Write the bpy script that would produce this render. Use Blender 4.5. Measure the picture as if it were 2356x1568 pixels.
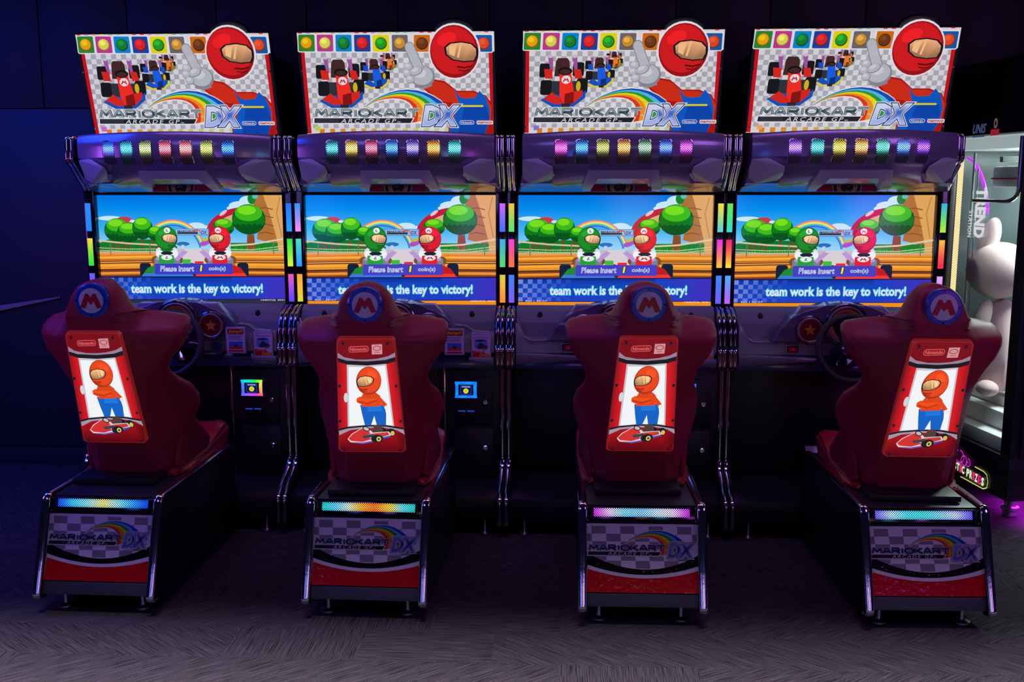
import bpy, bmesh, math, random
from mathutils import Vector, Matrix
from math import pi, sin, cos, sqrt
random.seed(7)
SC = bpy.context.scene
COL = SC.collection
for o in list(bpy.data.objects): bpy.data.objects.remove(o)

# ---------------------------------------------------------------- camera
PITCH, YAW, ROLL, EYE = 0.155836, -0.050185, 0.000577, 1.72011
R0 = Vector((cos(YAW), -sin(YAW), 0)); F0 = Vector((sin(YAW), cos(YAW), 0)); Z = Vector((0, 0, 1))
FWD = F0 * cos(PITCH) - Z * sin(PITCH); UP0 = F0 * sin(PITCH) + Z * cos(PITCH)
UX = R0 * cos(ROLL) - UP0 * sin(ROLL); UY = R0 * sin(ROLL) + UP0 * cos(ROLL)
cd = bpy.data.cameras.new('camera'); cam = bpy.data.objects.new('camera', cd); COL.objects.link(cam)
cd.sensor_width = 36; cd.sensor_fit = 'HORIZONTAL'; cd.lens = 2300 / 2356 * 36
cam.matrix_world = Matrix(((UX.x, UY.x, -FWD.x, 0), (UX.y, UY.y, -FWD.y, 0), (UX.z, UY.z, -FWD.z, EYE), (0, 0, 0, 1)))
SC.camera = cam
# ---------------------------------------------------------------- world, lights, exposure
SC.view_settings.view_transform = 'Standard'; SC.view_settings.look = 'None'
SC.view_settings.exposure = 0.0; SC.view_settings.gamma = 1.0; SC.view_settings.use_curve_mapping = False
W = bpy.data.worlds.new('world'); SC.world = W; W.use_nodes = True
W.node_tree.nodes['Background'].inputs[0].default_value = (0.10, 0.09, 0.42, 1)
W.node_tree.nodes['Background'].inputs[1].default_value = 0.022

def area(name, loc, target, sx, sy, col, power, spread=180):
    l = bpy.data.lights.new(name, 'AREA'); l.shape = 'RECTANGLE'; l.size = sx; l.size_y = sy
    l.energy = power; l.color = col; l.spread = math.radians(spread)
    o = bpy.data.objects.new(name, l); COL.objects.link(o); o.location = loc
    o.rotation_euler = (Vector(target) - Vector(loc)).to_track_quat('-Z', 'Y').to_euler(); return o
area('ceiling_light_front', (0.3, 2.62, 3.2), (0.3, 2.70, 0), 6.5, 0.25, (0.95, 0.82, 0.98), 88, 40)
area('ceiling_light_blue', (-3.9, 4.2, 3.0), (-3.0, 5.2, 0.2), 1.2, 1.2, (0.01, 0.06, 1.0), 32, 120)
area('ceiling_light_violet', (3.6, 1.9, 2.9), (1.6, 4.0, 0.6), 1.2, 1.2, (0.62, 0.24, 1.0), 9, 120)
area('ceiling_light_indigo', (-2.2, 1.2, 2.9), (-0.6, 4.6, 1.0), 1.6, 0.8, (0.30, 0.22, 1.0), 5, 120)
area('ceiling_light_over_wheels', (-0.3, 4.1, 3.2), (-0.3, 4.4, 0.8), 4.6, 0.5, (0.62, 0.28, 1.0), 7, 80)
for nm, x, c, p in (('blue', -3.2, (.05, .2, 1), 5), ('violet', -1.1, (.45, .15, 1), 5), ('amber', .9, (1, .55, .2), 2.0), ('cyan', 2.0, (.15, .6, 1), 4), ('magenta', 3.9, (.7, .1, 1), 6)):
    area('added_rear_fill_' + nm, (x, -2.6, 1.25), (x * .6, 5, 1.2), .55, .8, c, p, 170)   # unseen coloured fill lights, added for reflections in chrome and prints
area('side_light_violet', (-4.3, 3.4, 1.7), (-2.2, 4.0, 1.0), .5, .8, (0.55, 0.12, 1.0), 6, 150)
area('crane_underglow', (2.75, 5.2, 0.085), (2.75, 5.2, 0), 0.8, 0.5, (0.72, 0.02, 1.0), 9, 170)

# ---------------------------------------------------------------- colours and materials
def lin(c):
    return tuple(((x / 255) / 12.92 if x / 255 <= 0.04045 else ((x / 255 + 0.055) / 1.055) ** 2.4) for x in c)
def srgb(*c): return lin(c)
MATS = {}
def mat(name, col=(0.5, 0.5, 0.5), rough=0.5, metal=0.0, emit=None, es=0.0, spec=0.5, noise=0.0, bump=0.0, bscale=60, coat=0.0, alpha=None, trans=0.0):
    if name in MATS: return MATS[name]
    m = bpy.data.materials.new(name); m.use_nodes = True; nt = m.node_tree; b = nt.nodes['Principled BSDF']
    b.inputs['Base Color'].default_value = (*col, 1); b.inputs['Roughness'].default_value = rough
    b.inputs['Metallic'].default_value = metal; b.inputs['Specular IOR Level'].default_value = spec
    b.inputs['Coat Weight'].default_value = coat; b.inputs['Coat Roughness'].default_value = 0.08
    b.inputs['Transmission Weight'].default_value = trans
    if emit: b.inputs['Emission Color'].default_value = (*emit, 1); b.inputs['Emission Strength'].default_value = es
    tc = nt.nodes.new('ShaderNodeTexCoord')
    if noise or bump:
        n = nt.nodes.new('ShaderNodeTexNoise'); n.inputs['Scale'].default_value = bscale; n.inputs['Detail'].default_value = 4
        nt.links.new(tc.outputs['Object'], n.inputs['Vector'])
        if noise:
            mx = nt.nodes.new('ShaderNodeMix'); mx.data_type = 'RGBA'
            mx.inputs[6].default_value = (*[c * (1 - noise) for c in col], 1); mx.inputs[7].default_value = (*[min(1, c * (1 + noise)) for c in col], 1)
            nt.links.new(n.outputs['Fac'], mx.inputs[0]); nt.links.new(mx.outputs[2], b.inputs['Base Color'])
        if bump:
            bp = nt.nodes.new('ShaderNodeBump'); bp.inputs['Strength'].default_value = bump; bp.inputs['Distance'].default_value = 0.002
            nt.links.new(n.outputs['Fac'], bp.inputs['Height']); nt.links.new(bp.outputs[0], b.inputs['Normal'])
    MATS[name] = m; return m
def attr_mat(name, es=1.0, base=0.0, rough=0.3, spec=0.3, bump=0.0, bscale=30, coat=0.0):
    m = bpy.data.materials.new(name); m.use_nodes = True; nt = m.node_tree; b = nt.nodes['Principled BSDF']
    a = nt.nodes.new('ShaderNodeAttribute'); a.attribute_name = 'Col'
    b.inputs['Roughness'].default_value = rough; b.inputs['Specular IOR Level'].default_value = spec; b.inputs['Coat Weight'].default_value = coat
    if base > 0:
        s = nt.nodes.new('ShaderNodeVectorMath'); s.operation = 'SCALE'; s.inputs['Scale'].default_value = base
        nt.links.new(a.outputs['Color'], s.inputs[0]); nt.links.new(s.outputs[0], b.inputs['Base Color'])
    else: b.inputs['Base Color'].default_value = (0.004, 0.004, 0.004, 1)
    if es > 0:
        nt.links.new(a.outputs['Color'], b.inputs['Emission Color']); b.inputs['Emission Strength'].default_value = es
    if bump:
        tc = nt.nodes.new('ShaderNodeTexCoord'); n = nt.nodes.new('ShaderNodeTexNoise'); n.inputs['Scale'].default_value = bscale
        n.inputs['Detail'].default_value = 2; nt.links.new(tc.outputs['Object'], n.inputs['Vector'])
        bp = nt.nodes.new('ShaderNodeBump'); bp.inputs['Strength'].default_value = bump; bp.inputs['Distance'].default_value = 0.003
        nt.links.new(n.outputs['Fac'], bp.inputs['Height']); nt.links.new(bp.outputs[0], b.inputs['Normal'])
    return m
def led_mat(name, pitch, strength, dark=0.03, thr=0.0):
    """perforated plate: glowing dots in a diagonal grid, laid out in UV metres"""
    m = bpy.data.materials.new(name); m.use_nodes = True; nt = m.node_tree; b = nt.nodes['Principled BSDF']
    a = nt.nodes.new('ShaderNodeAttribute'); a.attribute_name = 'Col'
    uv = nt.nodes.new('ShaderNodeUVMap'); uv.uv_map = 'UVMap'; sp = nt.nodes.new('ShaderNodeSeparateXYZ'); nt.links.new(uv.outputs[0], sp.inputs[0])
    def mth(op, i0, i1=None):
        n = nt.nodes.new('ShaderNodeMath'); n.operation = op
        for k, v in enumerate((i0, i1)):
            if v is None: continue
            if isinstance(v, (int, float)): n.inputs[k].default_value = v
            else: nt.links.new(v, n.inputs[k])
        return n.outputs[0]
    k = 2 * pi / pitch
    s = mth('MULTIPLY', mth('SINE', mth('MULTIPLY', sp.outputs[0], k)), mth('SINE', mth('MULTIPLY', sp.outputs[1], k)))
    n = nt.nodes.new('ShaderNodeMath'); n.operation = 'MULTIPLY_ADD'; n.use_clamp = True
    nt.links.new(s, n.inputs[0]); n.inputs[1].default_value = 3.0; n.inputs[2].default_value = thr
    st = mth('ADD', mth('MULTIPLY', n.outputs[0], strength), dark)
    nt.links.new(a.outputs['Color'], b.inputs['Emission Color']); nt.links.new(st, b.inputs['Emission Strength'])
    b.inputs['Base Color'].default_value = (0.10, 0.10, 0.11, 1); b.inputs['Roughness'].default_value = 0.3; b.inputs['Metallic'].default_value = .5
    return m
M_BLACK = mat('black_laminate', (0.010, 0.010, 0.014), 0.38, noise=0.25, bump=0.15, bscale=220)
M_BLACKG = mat('black_gloss', (0.008, 0.008, 0.012), 0.12, spec=0.6)
M_CHROME = mat('chrome', (0.82, 0.82, 0.88), 0.10, 1.0, bump=0.25, bscale=25)
M_STEEL = mat('brushed_steel', (0.5, 0.5, 0.55), 0.32, 1.0, noise=0.1, bscale=90)
M_HEAD = mat('pearl_violet_plastic', (0.30, 0.27, 0.42), 0.22, 0.35, spec=0.6, coat=0.5, noise=0.03, bscale=40)
M_HEAD2 = mat('pearl_grey_plastic', (0.62, 0.68, 0.74), 0.34, 0.0, coat=0.3, noise=0.03, bscale=40)
M_DASH = mat('silver_grey_plastic', (0.30, 0.30, 0.36), 0.30, 0.35, coat=0.3, noise=0.05, bscale=60)
M_DASHD = mat('matte_dark_grey_plastic', (0.16, 0.17, 0.20), 0.5, noise=0.1, bscale=120)
M_RED = mat('red_moulded_plastic', (0.33, 0.010, 0.042), 0.46, noise=0.12, bump=0.10, bscale=260)
M_REDV = mat('red_vinyl', (0.46, 0.012, 0.03), 0.30, coat=0.2, noise=0.1, bscale=120)
M_BLUE = mat('blue_enamel', (0.010, 0.09, 0.55), 0.25, coat=0.4, noise=0.05, bscale=80)
M_WHITE = mat('white_enamel', (0.70, 0.70, 0.78), 0.35, noise=0.04, bscale=80)
M_EMRED = mat('crimson_enamel', (0.55, 0.01, 0.02), 0.35, noise=0.04, bscale=80)
M_RUB = mat('black_rubber', (0.012, 0.012, 0.014), 0.55, noise=0.2, bscale=200, bump=0.1)
M_PEDT = mat('dark_steel_tread_plate', (0.045, 0.05, 0.06), 0.33, 0.4, noise=0.15, bscale=160, bump=0.1)
M_MARQ = attr_mat('backlit_print', es=0.82, base=0.2, rough=0.35, spec=0.2)
M_SCREEN = attr_mat('lcd_picture', es=1.0, base=0.0, rough=0.10, spec=0.3)
M_PANEL = attr_mat('backlit_acrylic_print', es=0.95, base=0.15, rough=0.15, spec=0.4)
M_DECAL = attr_mat('laminated_print', es=0.0, base=1.0, rough=0.10, spec=0.6, bump=0.25, bscale=55, coat=0.6)
M_PRINT = attr_mat('printed_card', es=0.0, base=1.0, rough=0.45, spec=0.3)
M_READ = attr_mat('reader_display', es=1.0, base=0.1, rough=0.3)
M_LENS = led_mat('perforated_led_lens', 0.0105, 2.1, 0.10, 0.05)
M_STRIP = led_mat('perforated_led_strip', 0.0078, 2.6, 0.16, 0.25)
M_SEATLED = led_mat('perforated_led_bar', 0.0088, 3.0, 0.10, 0.2)

# ---------------------------------------------------------------- objects
def link(o, parent=None):
    COL.objects.link(o)
    if parent: o.parent = parent
    return o
def obj(name, mesh, parent=None, loc=(0, 0, 0), rot=(0, 0, 0), label=None, material=None, kind=None):
    o = bpy.data.objects.new(name, mesh); o.location = loc; o.rotation_euler = rot
    if material and mesh is not None and not mesh.materials: mesh.materials.append(material)
    if label: o['label'] = label
    if kind: o['kind'] = kind
    return link(o, parent)
def thing(name, label, cat, loc=(0, 0, 0), rotz=0, group=None):
    o = obj(name, None, None, loc, (0, 0, rotz), label); o['category'] = cat
    if group: o['group'] = group
    return o
class B:
    """collects primitive shapes into one mesh"""
    def __init__(s): s.bm = bmesh.new(); s.flat = False
    def box(s, x0, x1, y0, y1, z0, z1, bev=0.0, seg=2):
        r = bmesh.ops.create_cube(s.bm, size=1); v = r['verts']
        for q in v: q.co = Vector(((x0 + x1) / 2 + q.co.x * (x1 - x0), (y0 + y1) / 2 + q.co.y * (y1 - y0), (z0 + z1) / 2 + q.co.z * (z1 - z0)))
        if bev: s.bev(v, bev, seg)
        return s
    def bev(s, v, bev, seg=2):
        s.flat = True
        es = list({e for q in v for e in q.link_edges})
        bmesh.ops.bevel(s.bm, geom=es, offset=bev, segments=seg, affect='EDGES', profile=0.5, clamp_overlap=True)
    def prism(s, pts, axis, a, b, bev=0.0, seg=2):
        """pts: polygon in the two other axes"""
        def P(p, t):
            return {'x': (t, p[0], p[1]), 'y': (p[0], t, p[1]), 'z': (p[0], p[1], t)}[axis]
        v0 = [s.bm.verts.new(P(p, a)) for p in pts]; v1 = [s.bm.verts.new(P(p, b)) for p in pts]
        s.bm.faces.new(v0); s.bm.faces.new(list(reversed(v1))); n = len(pts)
        for i in range(n): s.bm.faces.new((v0[i], v1[i], v1[(i + 1) % n], v0[(i + 1) % n]))
        if bev: s.bev(v0 + v1, bev, seg)
        return s
    def hull(s, pts, bev=0.0):
        v = [s.bm.verts.new(p) for p in pts]; r = bmesh.ops.convex_hull(s.bm, input=v)
        bad = [g for g in r['geom_interior'] if isinstance(g, bmesh.types.BMVert)]
        if bad: bmesh.ops.delete(s.bm, geom=bad, context='VERTS')
        v = [q for q in v if q.is_valid]
        bmesh.ops.dissolve_limit(s.bm, angle_limit=0.03, verts=v, edges=list({e for q in v for e in q.link_edges}))
        if bev: s.bev([q for q in v if q.is_valid], bev, 2)
        return s
    def cyl(s, p, q, r0, r1=None, n=20, caps=True):
        p, q = Vector(p), Vector(q); r1 = r0 if r1 is None else r1; d = q - p
        M = Matrix.Translation((p + q) / 2) @ d.to_track_quat('Z', 'Y').to_matrix().to_4x4()
        bmesh.ops.create_cone(s.bm, cap_ends=caps, segments=n, radius1=r0, radius2=r1, depth=d.length, matrix=M); return s
    def sph(s, c, rx, ry=None, rz=None, n=20, rot=None):
        ry = ry or rx; rz = rz or rx
        M = Matrix.Translation(c) @ (rot or Matrix()) @ Matrix.Diagonal((rx, ry, rz, 1))
        bmesh.ops.create_uvsphere(s.bm, u_segments=n, v_segments=n // 2 + 2, radius=1, matrix=M); return s
    def torus(s, c, R, r, normal=(0, -1, 0), n=40, m=12, sx=1.0):
        q = Vector(normal).to_track_quat('Z', 'Y').to_matrix(); rings = []
        for i in range(n):
            a = 2 * pi * i / n; ring = []
            for j in range(m):
                b = 2 * pi * j / m; v = Vector(((R + r * cos(b)) * cos(a) * sx, (R + r * cos(b)) * sin(a), r * sin(b)))
                ring.append(s.bm.verts.new(Vector(c) + q @ v))
            rings.append(ring)
        for i in range(n):
            A, Bq = rings[i], rings[(i + 1) % n]
            for j in range(m): s.bm.faces.new((A[j], Bq[j], Bq[(j + 1) % m], A[(j + 1) % m]))
        return s
    def tube(s, pts, r, n=10, flat=(1, 1), fillet=0.02):
        pts = [Vector(p) for p in pts]
        P = [pts[0]]
        for i in range(1, len(pts) - 1):
            a, b, c = pts[i - 1], pts[i], pts[i + 1]; f = min(fillet, (a - b).length / 2.2, (c - b).length / 2.2)
            s0 = b + (a - b).normalized() * f; s1 = b + (c - b).normalized() * f
            for t in (0, .25, .5, .75, 1): P.append(s0 * (1 - t) ** 2 + b * 2 * t * (1 - t) + s1 * t * t)
        P.append(pts[-1]); rings = []
        ref = Vector((1, 0, 0))
        for i, p in enumerate(P):
            d = (P[min(i + 1, len(P) - 1)] - P[max(i - 1, 0)]).normalized()
            u = ref - d * ref.dot(d)
            if u.length < 0.1: u = Vector((0, 1, 0)) - d * d.y
            u.normalize(); w = d.cross(u)
            rings.append([s.bm.verts.new(p + u * r * flat[0] * cos(2 * pi * k / n) + w * r * flat[1] * sin(2 * pi * k / n)) for k in range(n)])
        for A, C in zip(rings, rings[1:]):
            for j in range(n): s.bm.faces.new((A[j], A[(j + 1) % n], C[(j + 1) % n], C[j]))
        s.bm.faces.new(list(reversed(rings[0]))); s.bm.faces.new(rings[-1]); return s
    def lathe(s, prof, c, axis='z', n=28):
        rings = []
        for r, t in prof:
            ring = []
            for k in range(n):
                a = 2 * pi * k / n
                v = {'z': (r * cos(a), r * sin(a), t), 'y': (r * cos(a), t, r * sin(a))}[axis]
                ring.append(s.bm.verts.new(Vector(c) + Vector(v)))
            rings.append(ring)
        for A, C in zip(rings, rings[1:]):
            for j in range(n): s.bm.faces.new((A[j], A[(j + 1) % n], C[(j + 1) % n], C[j]))
        s.bm.faces.new(rings[0]); s.bm.faces.new(rings[-1]); return s
    def grid(s, rows):
        V = [[s.bm.verts.new(p) for p in r] for r in rows]
        for A, C in zip(V, V[1:]):
            for i in range(len(A) - 1): s.bm.faces.new((A[i], A[i + 1], C[i + 1], C[i]))
        return V
    def mesh(s, name, smooth=35):
        bmesh.ops.recalc_face_normals(s.bm, faces=s.bm.faces[:])
        me = bpy.data.meshes.new(name); s.bm.to_mesh(me); s.bm.free()
        if smooth:
            for p in me.polygons: p.use_smooth = not (s.flat and p.area > 2.5e-4)   # large faces of bevelled boxes stay truly flat
            me.set_sharp_from_angle(angle=math.radians(smooth))
        return me
CACHE = {}
def part(name, fn, material, parent, key=None, label=None, loc=(0, 0, 0), rot=(0, 0, 0)):
    key = key or name
    if key not in CACHE:
        b = fn(); CACHE[key] = b.mesh(name) if isinstance(b, B) else b
        if not CACHE[key].materials: CACHE[key].materials.append(material)
    return obj(name, CACHE[key], parent, loc, rot, label)

# ---------------------------------------------------------------- flat printed artwork (polygons with vertex colours)
def solve8(src, dst):
    A = []; b = []
    for (x, y), (u, v) in zip(src, dst):
        A.append([x, y, 1, 0, 0, 0, -u * x, -u * y]); b.append(u); A.append([0, 0, 0, x, y, 1, -v * x, -v * y]); b.append(v)
    n = 8
    for i in range(n):
        p = max(range(i, n), key=lambda r: abs(A[r][i])); A[i], A[p] = A[p], A[i]; b[i], b[p] = b[p], b[i]
        for r in range(n):
            if r != i:
                f = A[r][i] / A[i][i]
                for c in range(i, n): A[r][c] -= f * A[i][c]
                b[r] -= f * b[i]
    return [b[i] / A[i][i] for i in range(n)]
TXT = {}
def text_mesh(body, off, shear, space):
    k = (body, off, shear, space)
    if k not in TXT:
        c = bpy.data.curves.new('lettering', 'FONT'); c.body = body; c.shear = shear; c.offset = off; c.space_character = space
        c.resolution_u = 2; o = bpy.data.objects.new('lettering', c); COL.objects.link(o)
        dg = bpy.context.evaluated_depsgraph_get(); me = bpy.data.meshes.new_from_object(o.evaluated_get(dg))
        TXT[k] = ([tuple(v.co[:2]) for v in me.vertices], [tuple(p.vertices) for p in me.polygons])
        bpy.data.objects.remove(o); bpy.data.curves.remove(c); bpy.data.meshes.remove(me)
    return TXT[k]
class Art:
    def __init__(s, frame, corners=None, step=0.00012, xf=None):
        """frame: 4 points TL TR BR BL + normal; corners: px of the same corners"""
        s.TL, s.TR, s.BR, s.BL, s.N = [Vector(v) for v in frame]; s.step = step; s.layer = 1
        s.V = []; s.F = []; s.C = []; s.xf = xf; s.clip = None
        if corners: s.h = solve8(corners, [(0, 0), (1, 0), (1, 1), (0, 1)])
        else: s.h = None
    def uv(s, x, y):
        if s.xf: x, y = s.xf(x, y)
        if not s.h: return x, y
        h = s.h; w = h[6] * x + h[7] * y + 1; return (h[0] * x + h[1] * y + h[2]) / w, (h[3] * x + h[4] * y + h[5]) / w
    def P(s, x, y):
        u, v = s.uv(x, y)
        return (s.TL * (1 - u) + s.TR * u) * (1 - v) + (s.BL * (1 - u) + s.BR * u) * v + s.N * (s.layer * s.step)
    def _clip(s, pts):
        x0, y0, x1, y1 = s.clip
        for ax, lim, sg in ((0, x0, 1), (0, x1, -1), (1, y0, 1), (1, y1, -1)):
            out = []
            for i in range(len(pts)):
                a, b = pts[i - 1], pts[i]; da, db = (a[ax] - lim) * sg, (b[ax] - lim) * sg
                if (da >= 0) != (db >= 0):
                    t = da / (da - db); out.append((a[0] + (b[0] - a[0]) * t, a[1] + (b[1] - a[1]) * t))
                if db >= 0: out.append(b)
            pts = out
            if len(pts) < 3: return []
        return pts
    def _add(s, pts, col):
        if s.clip: pts = s._clip(pts)
        if len(pts) < 3: return
        n = len(s.V); s.V += [tuple(s.P(*p)) for p in pts]; s.F.append(tuple(range(n, n + len(pts))))
        for p in pts: s.C.append(lin(col(*p)) if callable(col) else lin(col))
    def poly(s, pts, col, up=1): s._add(pts, col); s.layer += up; return s
    def rect(s, x0, y0, x1, y1, col, up=1): return s.poly([(x0, y0), (x1, y0), (x1, y1), (x0, y1)], col, up)
    def vgrad(s, x0, y0, x1, y1, stops):
        for (ta, ca), (tb, cb) in zip(stops, stops[1:]):
            ya, yb = y0 + (y1 - y0) * ta, y0 + (y1 - y0) * tb
            s._add([(x0, ya), (x1, ya), (x1, yb), (x0, yb)], lambda x, y: ca if abs(y - ya) < abs(y - yb) else cb)
        s.layer += 1; return s
    def rrect(s, x0, y0, x1, y1, r, col, up=1):
        pts = []
        for cx, cy, a in ((x1 - r, y0 + r, -90), (x1 - r, y1 - r, 0), (x0 + r, y1 - r, 90), (x0 + r, y0 + r, 180)):
            for k in range(5): t = math.radians(a + 22.5 * k); pts.append((cx + r * cos(t), cy + r * sin(t)))
        return s.poly(pts, col, up)
    def ell(s, cx, cy, rx, ry, col, rot=0, n=28, a0=0, a1=360, up=1):
        pts = []; c, q = cos(math.radians(rot)), sin(math.radians(rot)); full = (a1 - a0) >= 360
        for k in range(n + (0 if full else 1)):
            a = math.radians(a0 + (a1 - a0) * k / n); x, y = rx * cos(a), ry * sin(a); pts.append((cx + x * c - y * q, cy + x * q + y * c))
        return s.poly(pts, col, up)
    def ball(s, cx, cy, rx, ry, col, hi=1.25, lo=0.6, rot=0):
        f = lambda k: tuple(min(255, c * k) for c in col)
        s.ell(cx, cy, rx, ry, f(lo), rot); s.ell(cx - rx * .06, cy - ry * .08, rx * .9, ry * .88, col, rot); s.ell(cx - rx * .2, cy - ry * .3, rx * .5, ry * .42, f(hi), rot); return s
    def line(s, pts, w, col, up=1, w2=None):
        n = len(pts)
        for i in range(n - 1):
            (x0, y0), (x1, y1) = pts[i], pts[i + 1]; d = math.hypot(x1 - x0, y1 - y0) or 1
            wa = w if w2 is None else w + (w2 - w) * i / (n - 1); wb = w if w2 is None else w + (w2 - w) * (i + 1) / (n - 1)
            nx, ny = -(y1 - y0) / d / 2, (x1 - x0) / d / 2
            s._add([(x0 + nx * wa, y0 + ny * wa), (x1 + nx * wb, y1 + ny * wb), (x1 - nx * wb, y1 - ny * wb), (x0 - nx * wa, y0 - ny * wa)], col)
            if i < n - 2: s.layer += 0.25; s.ell(x1, y1, wb / 2, wb / 2, col, n=10, up=0.0)
        s.layer += up; return s
    def text(s, body, box, col, off=0.0, shear=0.0, space=1.0, extra=0.0, up=1):
        """box = x0,y0,x1,y1 of the plain lettering; extra = outline growth"""
        V0, F0 = text_mesh(body, off, shear, space)
        xs = [v[0] for v in V0]; ys = [v[1] for v in V0]; x0, x1, y0, y1 = min(xs), max(xs), min(ys), max(ys)
        Vv, F = (V0, F0) if not extra else text_mesh(body, off + extra, shear, space)
        q = lambda v: (box[0] + (v[0] - x0) / (x1 - x0) * (box[2] - box[0]), box[3] - (v[1] - y0) / (y1 - y0) * (box[3] - box[1]))
        n = len(s.V); pts = [q(v) for v in Vv]; s.V += [tuple(s.P(*p)) for p in pts]
        for f in F:
            s.F.append(tuple(n + i for i in f))
            for i in f: s.C.append(lin(col(*pts[i])) if callable(col) else lin(col))
        s.layer += up; return s
    def mesh(s, name, material):
        me = bpy.data.meshes.new(name); me.from_pydata(s.V, [], s.F); me.update()
        a = me.color_attributes.new('Col', 'FLOAT_COLOR', 'CORNER'); buf = []
        for c in s.C: buf += [c[0], c[1], c[2], 1.0]
        a.data.foreach_set('color', buf)
        bad = [p.index for p in me.polygons if p.normal.dot(s.N) < 0]
        if bad: me.flip_normals() if len(bad) == len(me.polygons) else None
        me.materials.append(material); return me

def emblem_m(A, cx, cy, w, h, col):
    p = [(-.5, .42), (-.2, -.42), (0.0, -.06), (.2, -.42), (.5, .42), (.3, .5), (.12, .02), (0, .28), (-.13, .02), (-.3, .5)]
    A.poly([(cx + x * w, cy + y * h) for x, y in p], col)
GLY = {'M': (1.25, [[(0, 0), (.12, 1), (.5, .3), (.88, 1), (1, 0)]]), 'A': (1.1, [[(0, 0), (.42, 1), (.62, 1), (1, 0)], [(.22, .3), (.8, .3)]]),
       'R': (1.1, [[(.06, 0), (.06, 1), (.82, 1), (.95, .75), (.82, .48), (.06, .48)], [(.5, .48), (1, 0)]]), 'I': (.38, [[(.5, 0), (.5, 1)]]),
       'O': (1.15, [[(.25, 0), (0, .3), (0, .7), (.25, 1), (.75, 1), (1, .7), (1, .3), (.75, 0), (.25, 0)]]),
       'K': (1.1, [[(.06, 0), (.06, 1)], [(.95, 1), (.3, .52), (1, 0)]]), 'T': (1.1, [[(0, 1), (1, 1)], [(.5, 1), (.5, 0)]])}
def glyphs(A, word, x0, y0, x1, y1, w, col, gap=.22):
    tot = sum(GLY[c][0] for c in word) + gap * (len(word) - 1); x = x0; k = (x1 - x0) / tot
    for c in word:
        gw, st = GLY[c]
        for l in st: A.line([(x + u * gw * k, y1 - v * (y1 - y0)) for u, v in l], w, col, up=.3)
        x += (gw + gap) * k
    A.layer += 1
RB = [(20, 80, 185), (90, 190, 235), (40, 160, 60), (245, 225, 20), (245, 150, 40), (225, 60, 35)]
def rainbow(A, outer, inner, cols=RB):
    n = len(cols)
    for j, c in enumerate(cols):
        for i in range(len(outer) - 1):
            q = lambda k, t: (outer[k][0] * (1 - t) + inner[k][0] * t, outer[k][1] * (1 - t) + inner[k][1] * t)
            A._add([q(i, j / n), q(i + 1, j / n), q(i + 1, (j + 1) / n), q(i, (j + 1) / n)], c)
    A.layer += 1
def logo(A, dim=1.0, t3=((150, 168, 170), (46, 74, 80), (120, 144, 150))):
    c = lambda *v: tuple(x * dim for x in v)
    wht = c(236, 236, 240); rb = [c(*q) for q in RB]
    outer = [(722, 772), (780, 728), (850, 688), (930, 655), (1010, 635), (1090, 628), (1170, 636), (1240, 655), (1310, 688), (1370, 728), (1420, 790), (1430, 850)]
    inner = [(732, 776), (785, 742), (845, 718), (905, 706), (965, 701), (1020, 705), (1065, 718), (1100, 740), (1125, 770), (1130, 810), (1120, 860), (1105, 908)]
    A.poly([(x - 2, y - 9) for x, y in outer] + [(1250, 915), (1090, 915)] + [(x - 4, y + 10) for x, y in reversed(inner[:10])], wht)
    rainbow(A, outer, inner, rb)
    A.poly([(288, 862), (1140, 862), (1108, 918), (284, 918)], wht)
    A.poly([(298, 868), (1128, 868), (1104, 908), (296, 908)], c(38, 38, 46))
    for y in (878, 888, 898): A.rect(310, y, 500, y + 2, c(90, 90, 100), .05)
    A.layer += 1
    glyphs(A, 'MARIOKART', 312, 797, 1176, 850, 30, wht)
    glyphs(A, 'MARIOKART', 312, 797, 1176, 850, 21, c(30, 48, 56))
    glyphs(A, 'MARIOKART', 312, 797, 1176, 850, 12.5, lambda x, y: c(*t3[0]) if y < 806 else (c(*t3[1]) if y < 840 else c(*t3[2])))
    A.text('ARCADE GP', (520, 871, 985, 904), wht, off=.0, shear=.25, space=1.35)
    A.text('TM', (992, 892, 1020, 902), wht); A.text('TM', (1170, 842, 1196, 854), wht)
    dx = (1205, 762, 1515, 928); d3 = ((214, 224, 245), (70, 110, 210), (170, 190, 240)) if dim == 1 else ((120, 130, 190), (30, 50, 140), (90, 100, 170))
    A.text('DX', dx, wht, off=.04, shear=.22, extra=.085, space=.98); A.text('DX', dx, c(20, 40, 110), off=.04, shear=.22, extra=.055, space=.98)
    A.text('DX', dx, wht, off=.04, shear=.22, extra=.02, space=.98)
    A.text('DX', dx, lambda x, y: c(*d3[0]) if y < 800 else (c(*d3[1]) if y < 850 else c(*d3[2])), off=.04, shear=.22, space=.98)
def checks(A, x0, y0, x1, y1, nx, ny, col, skip=None):
    for i in range(nx):
        for j in range(ny):
            if (i + j) % 2 and not (skip and skip(i, j)):
                A.rect(x0 + (x1 - x0) * i / nx, y0 + (y1 - y0) * j / ny, x0 + (x1 - x0) * (i + 1) / nx, y0 + (y1 - y0) * (j + 1) / ny, col, 0)
    A.layer += 1
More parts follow.
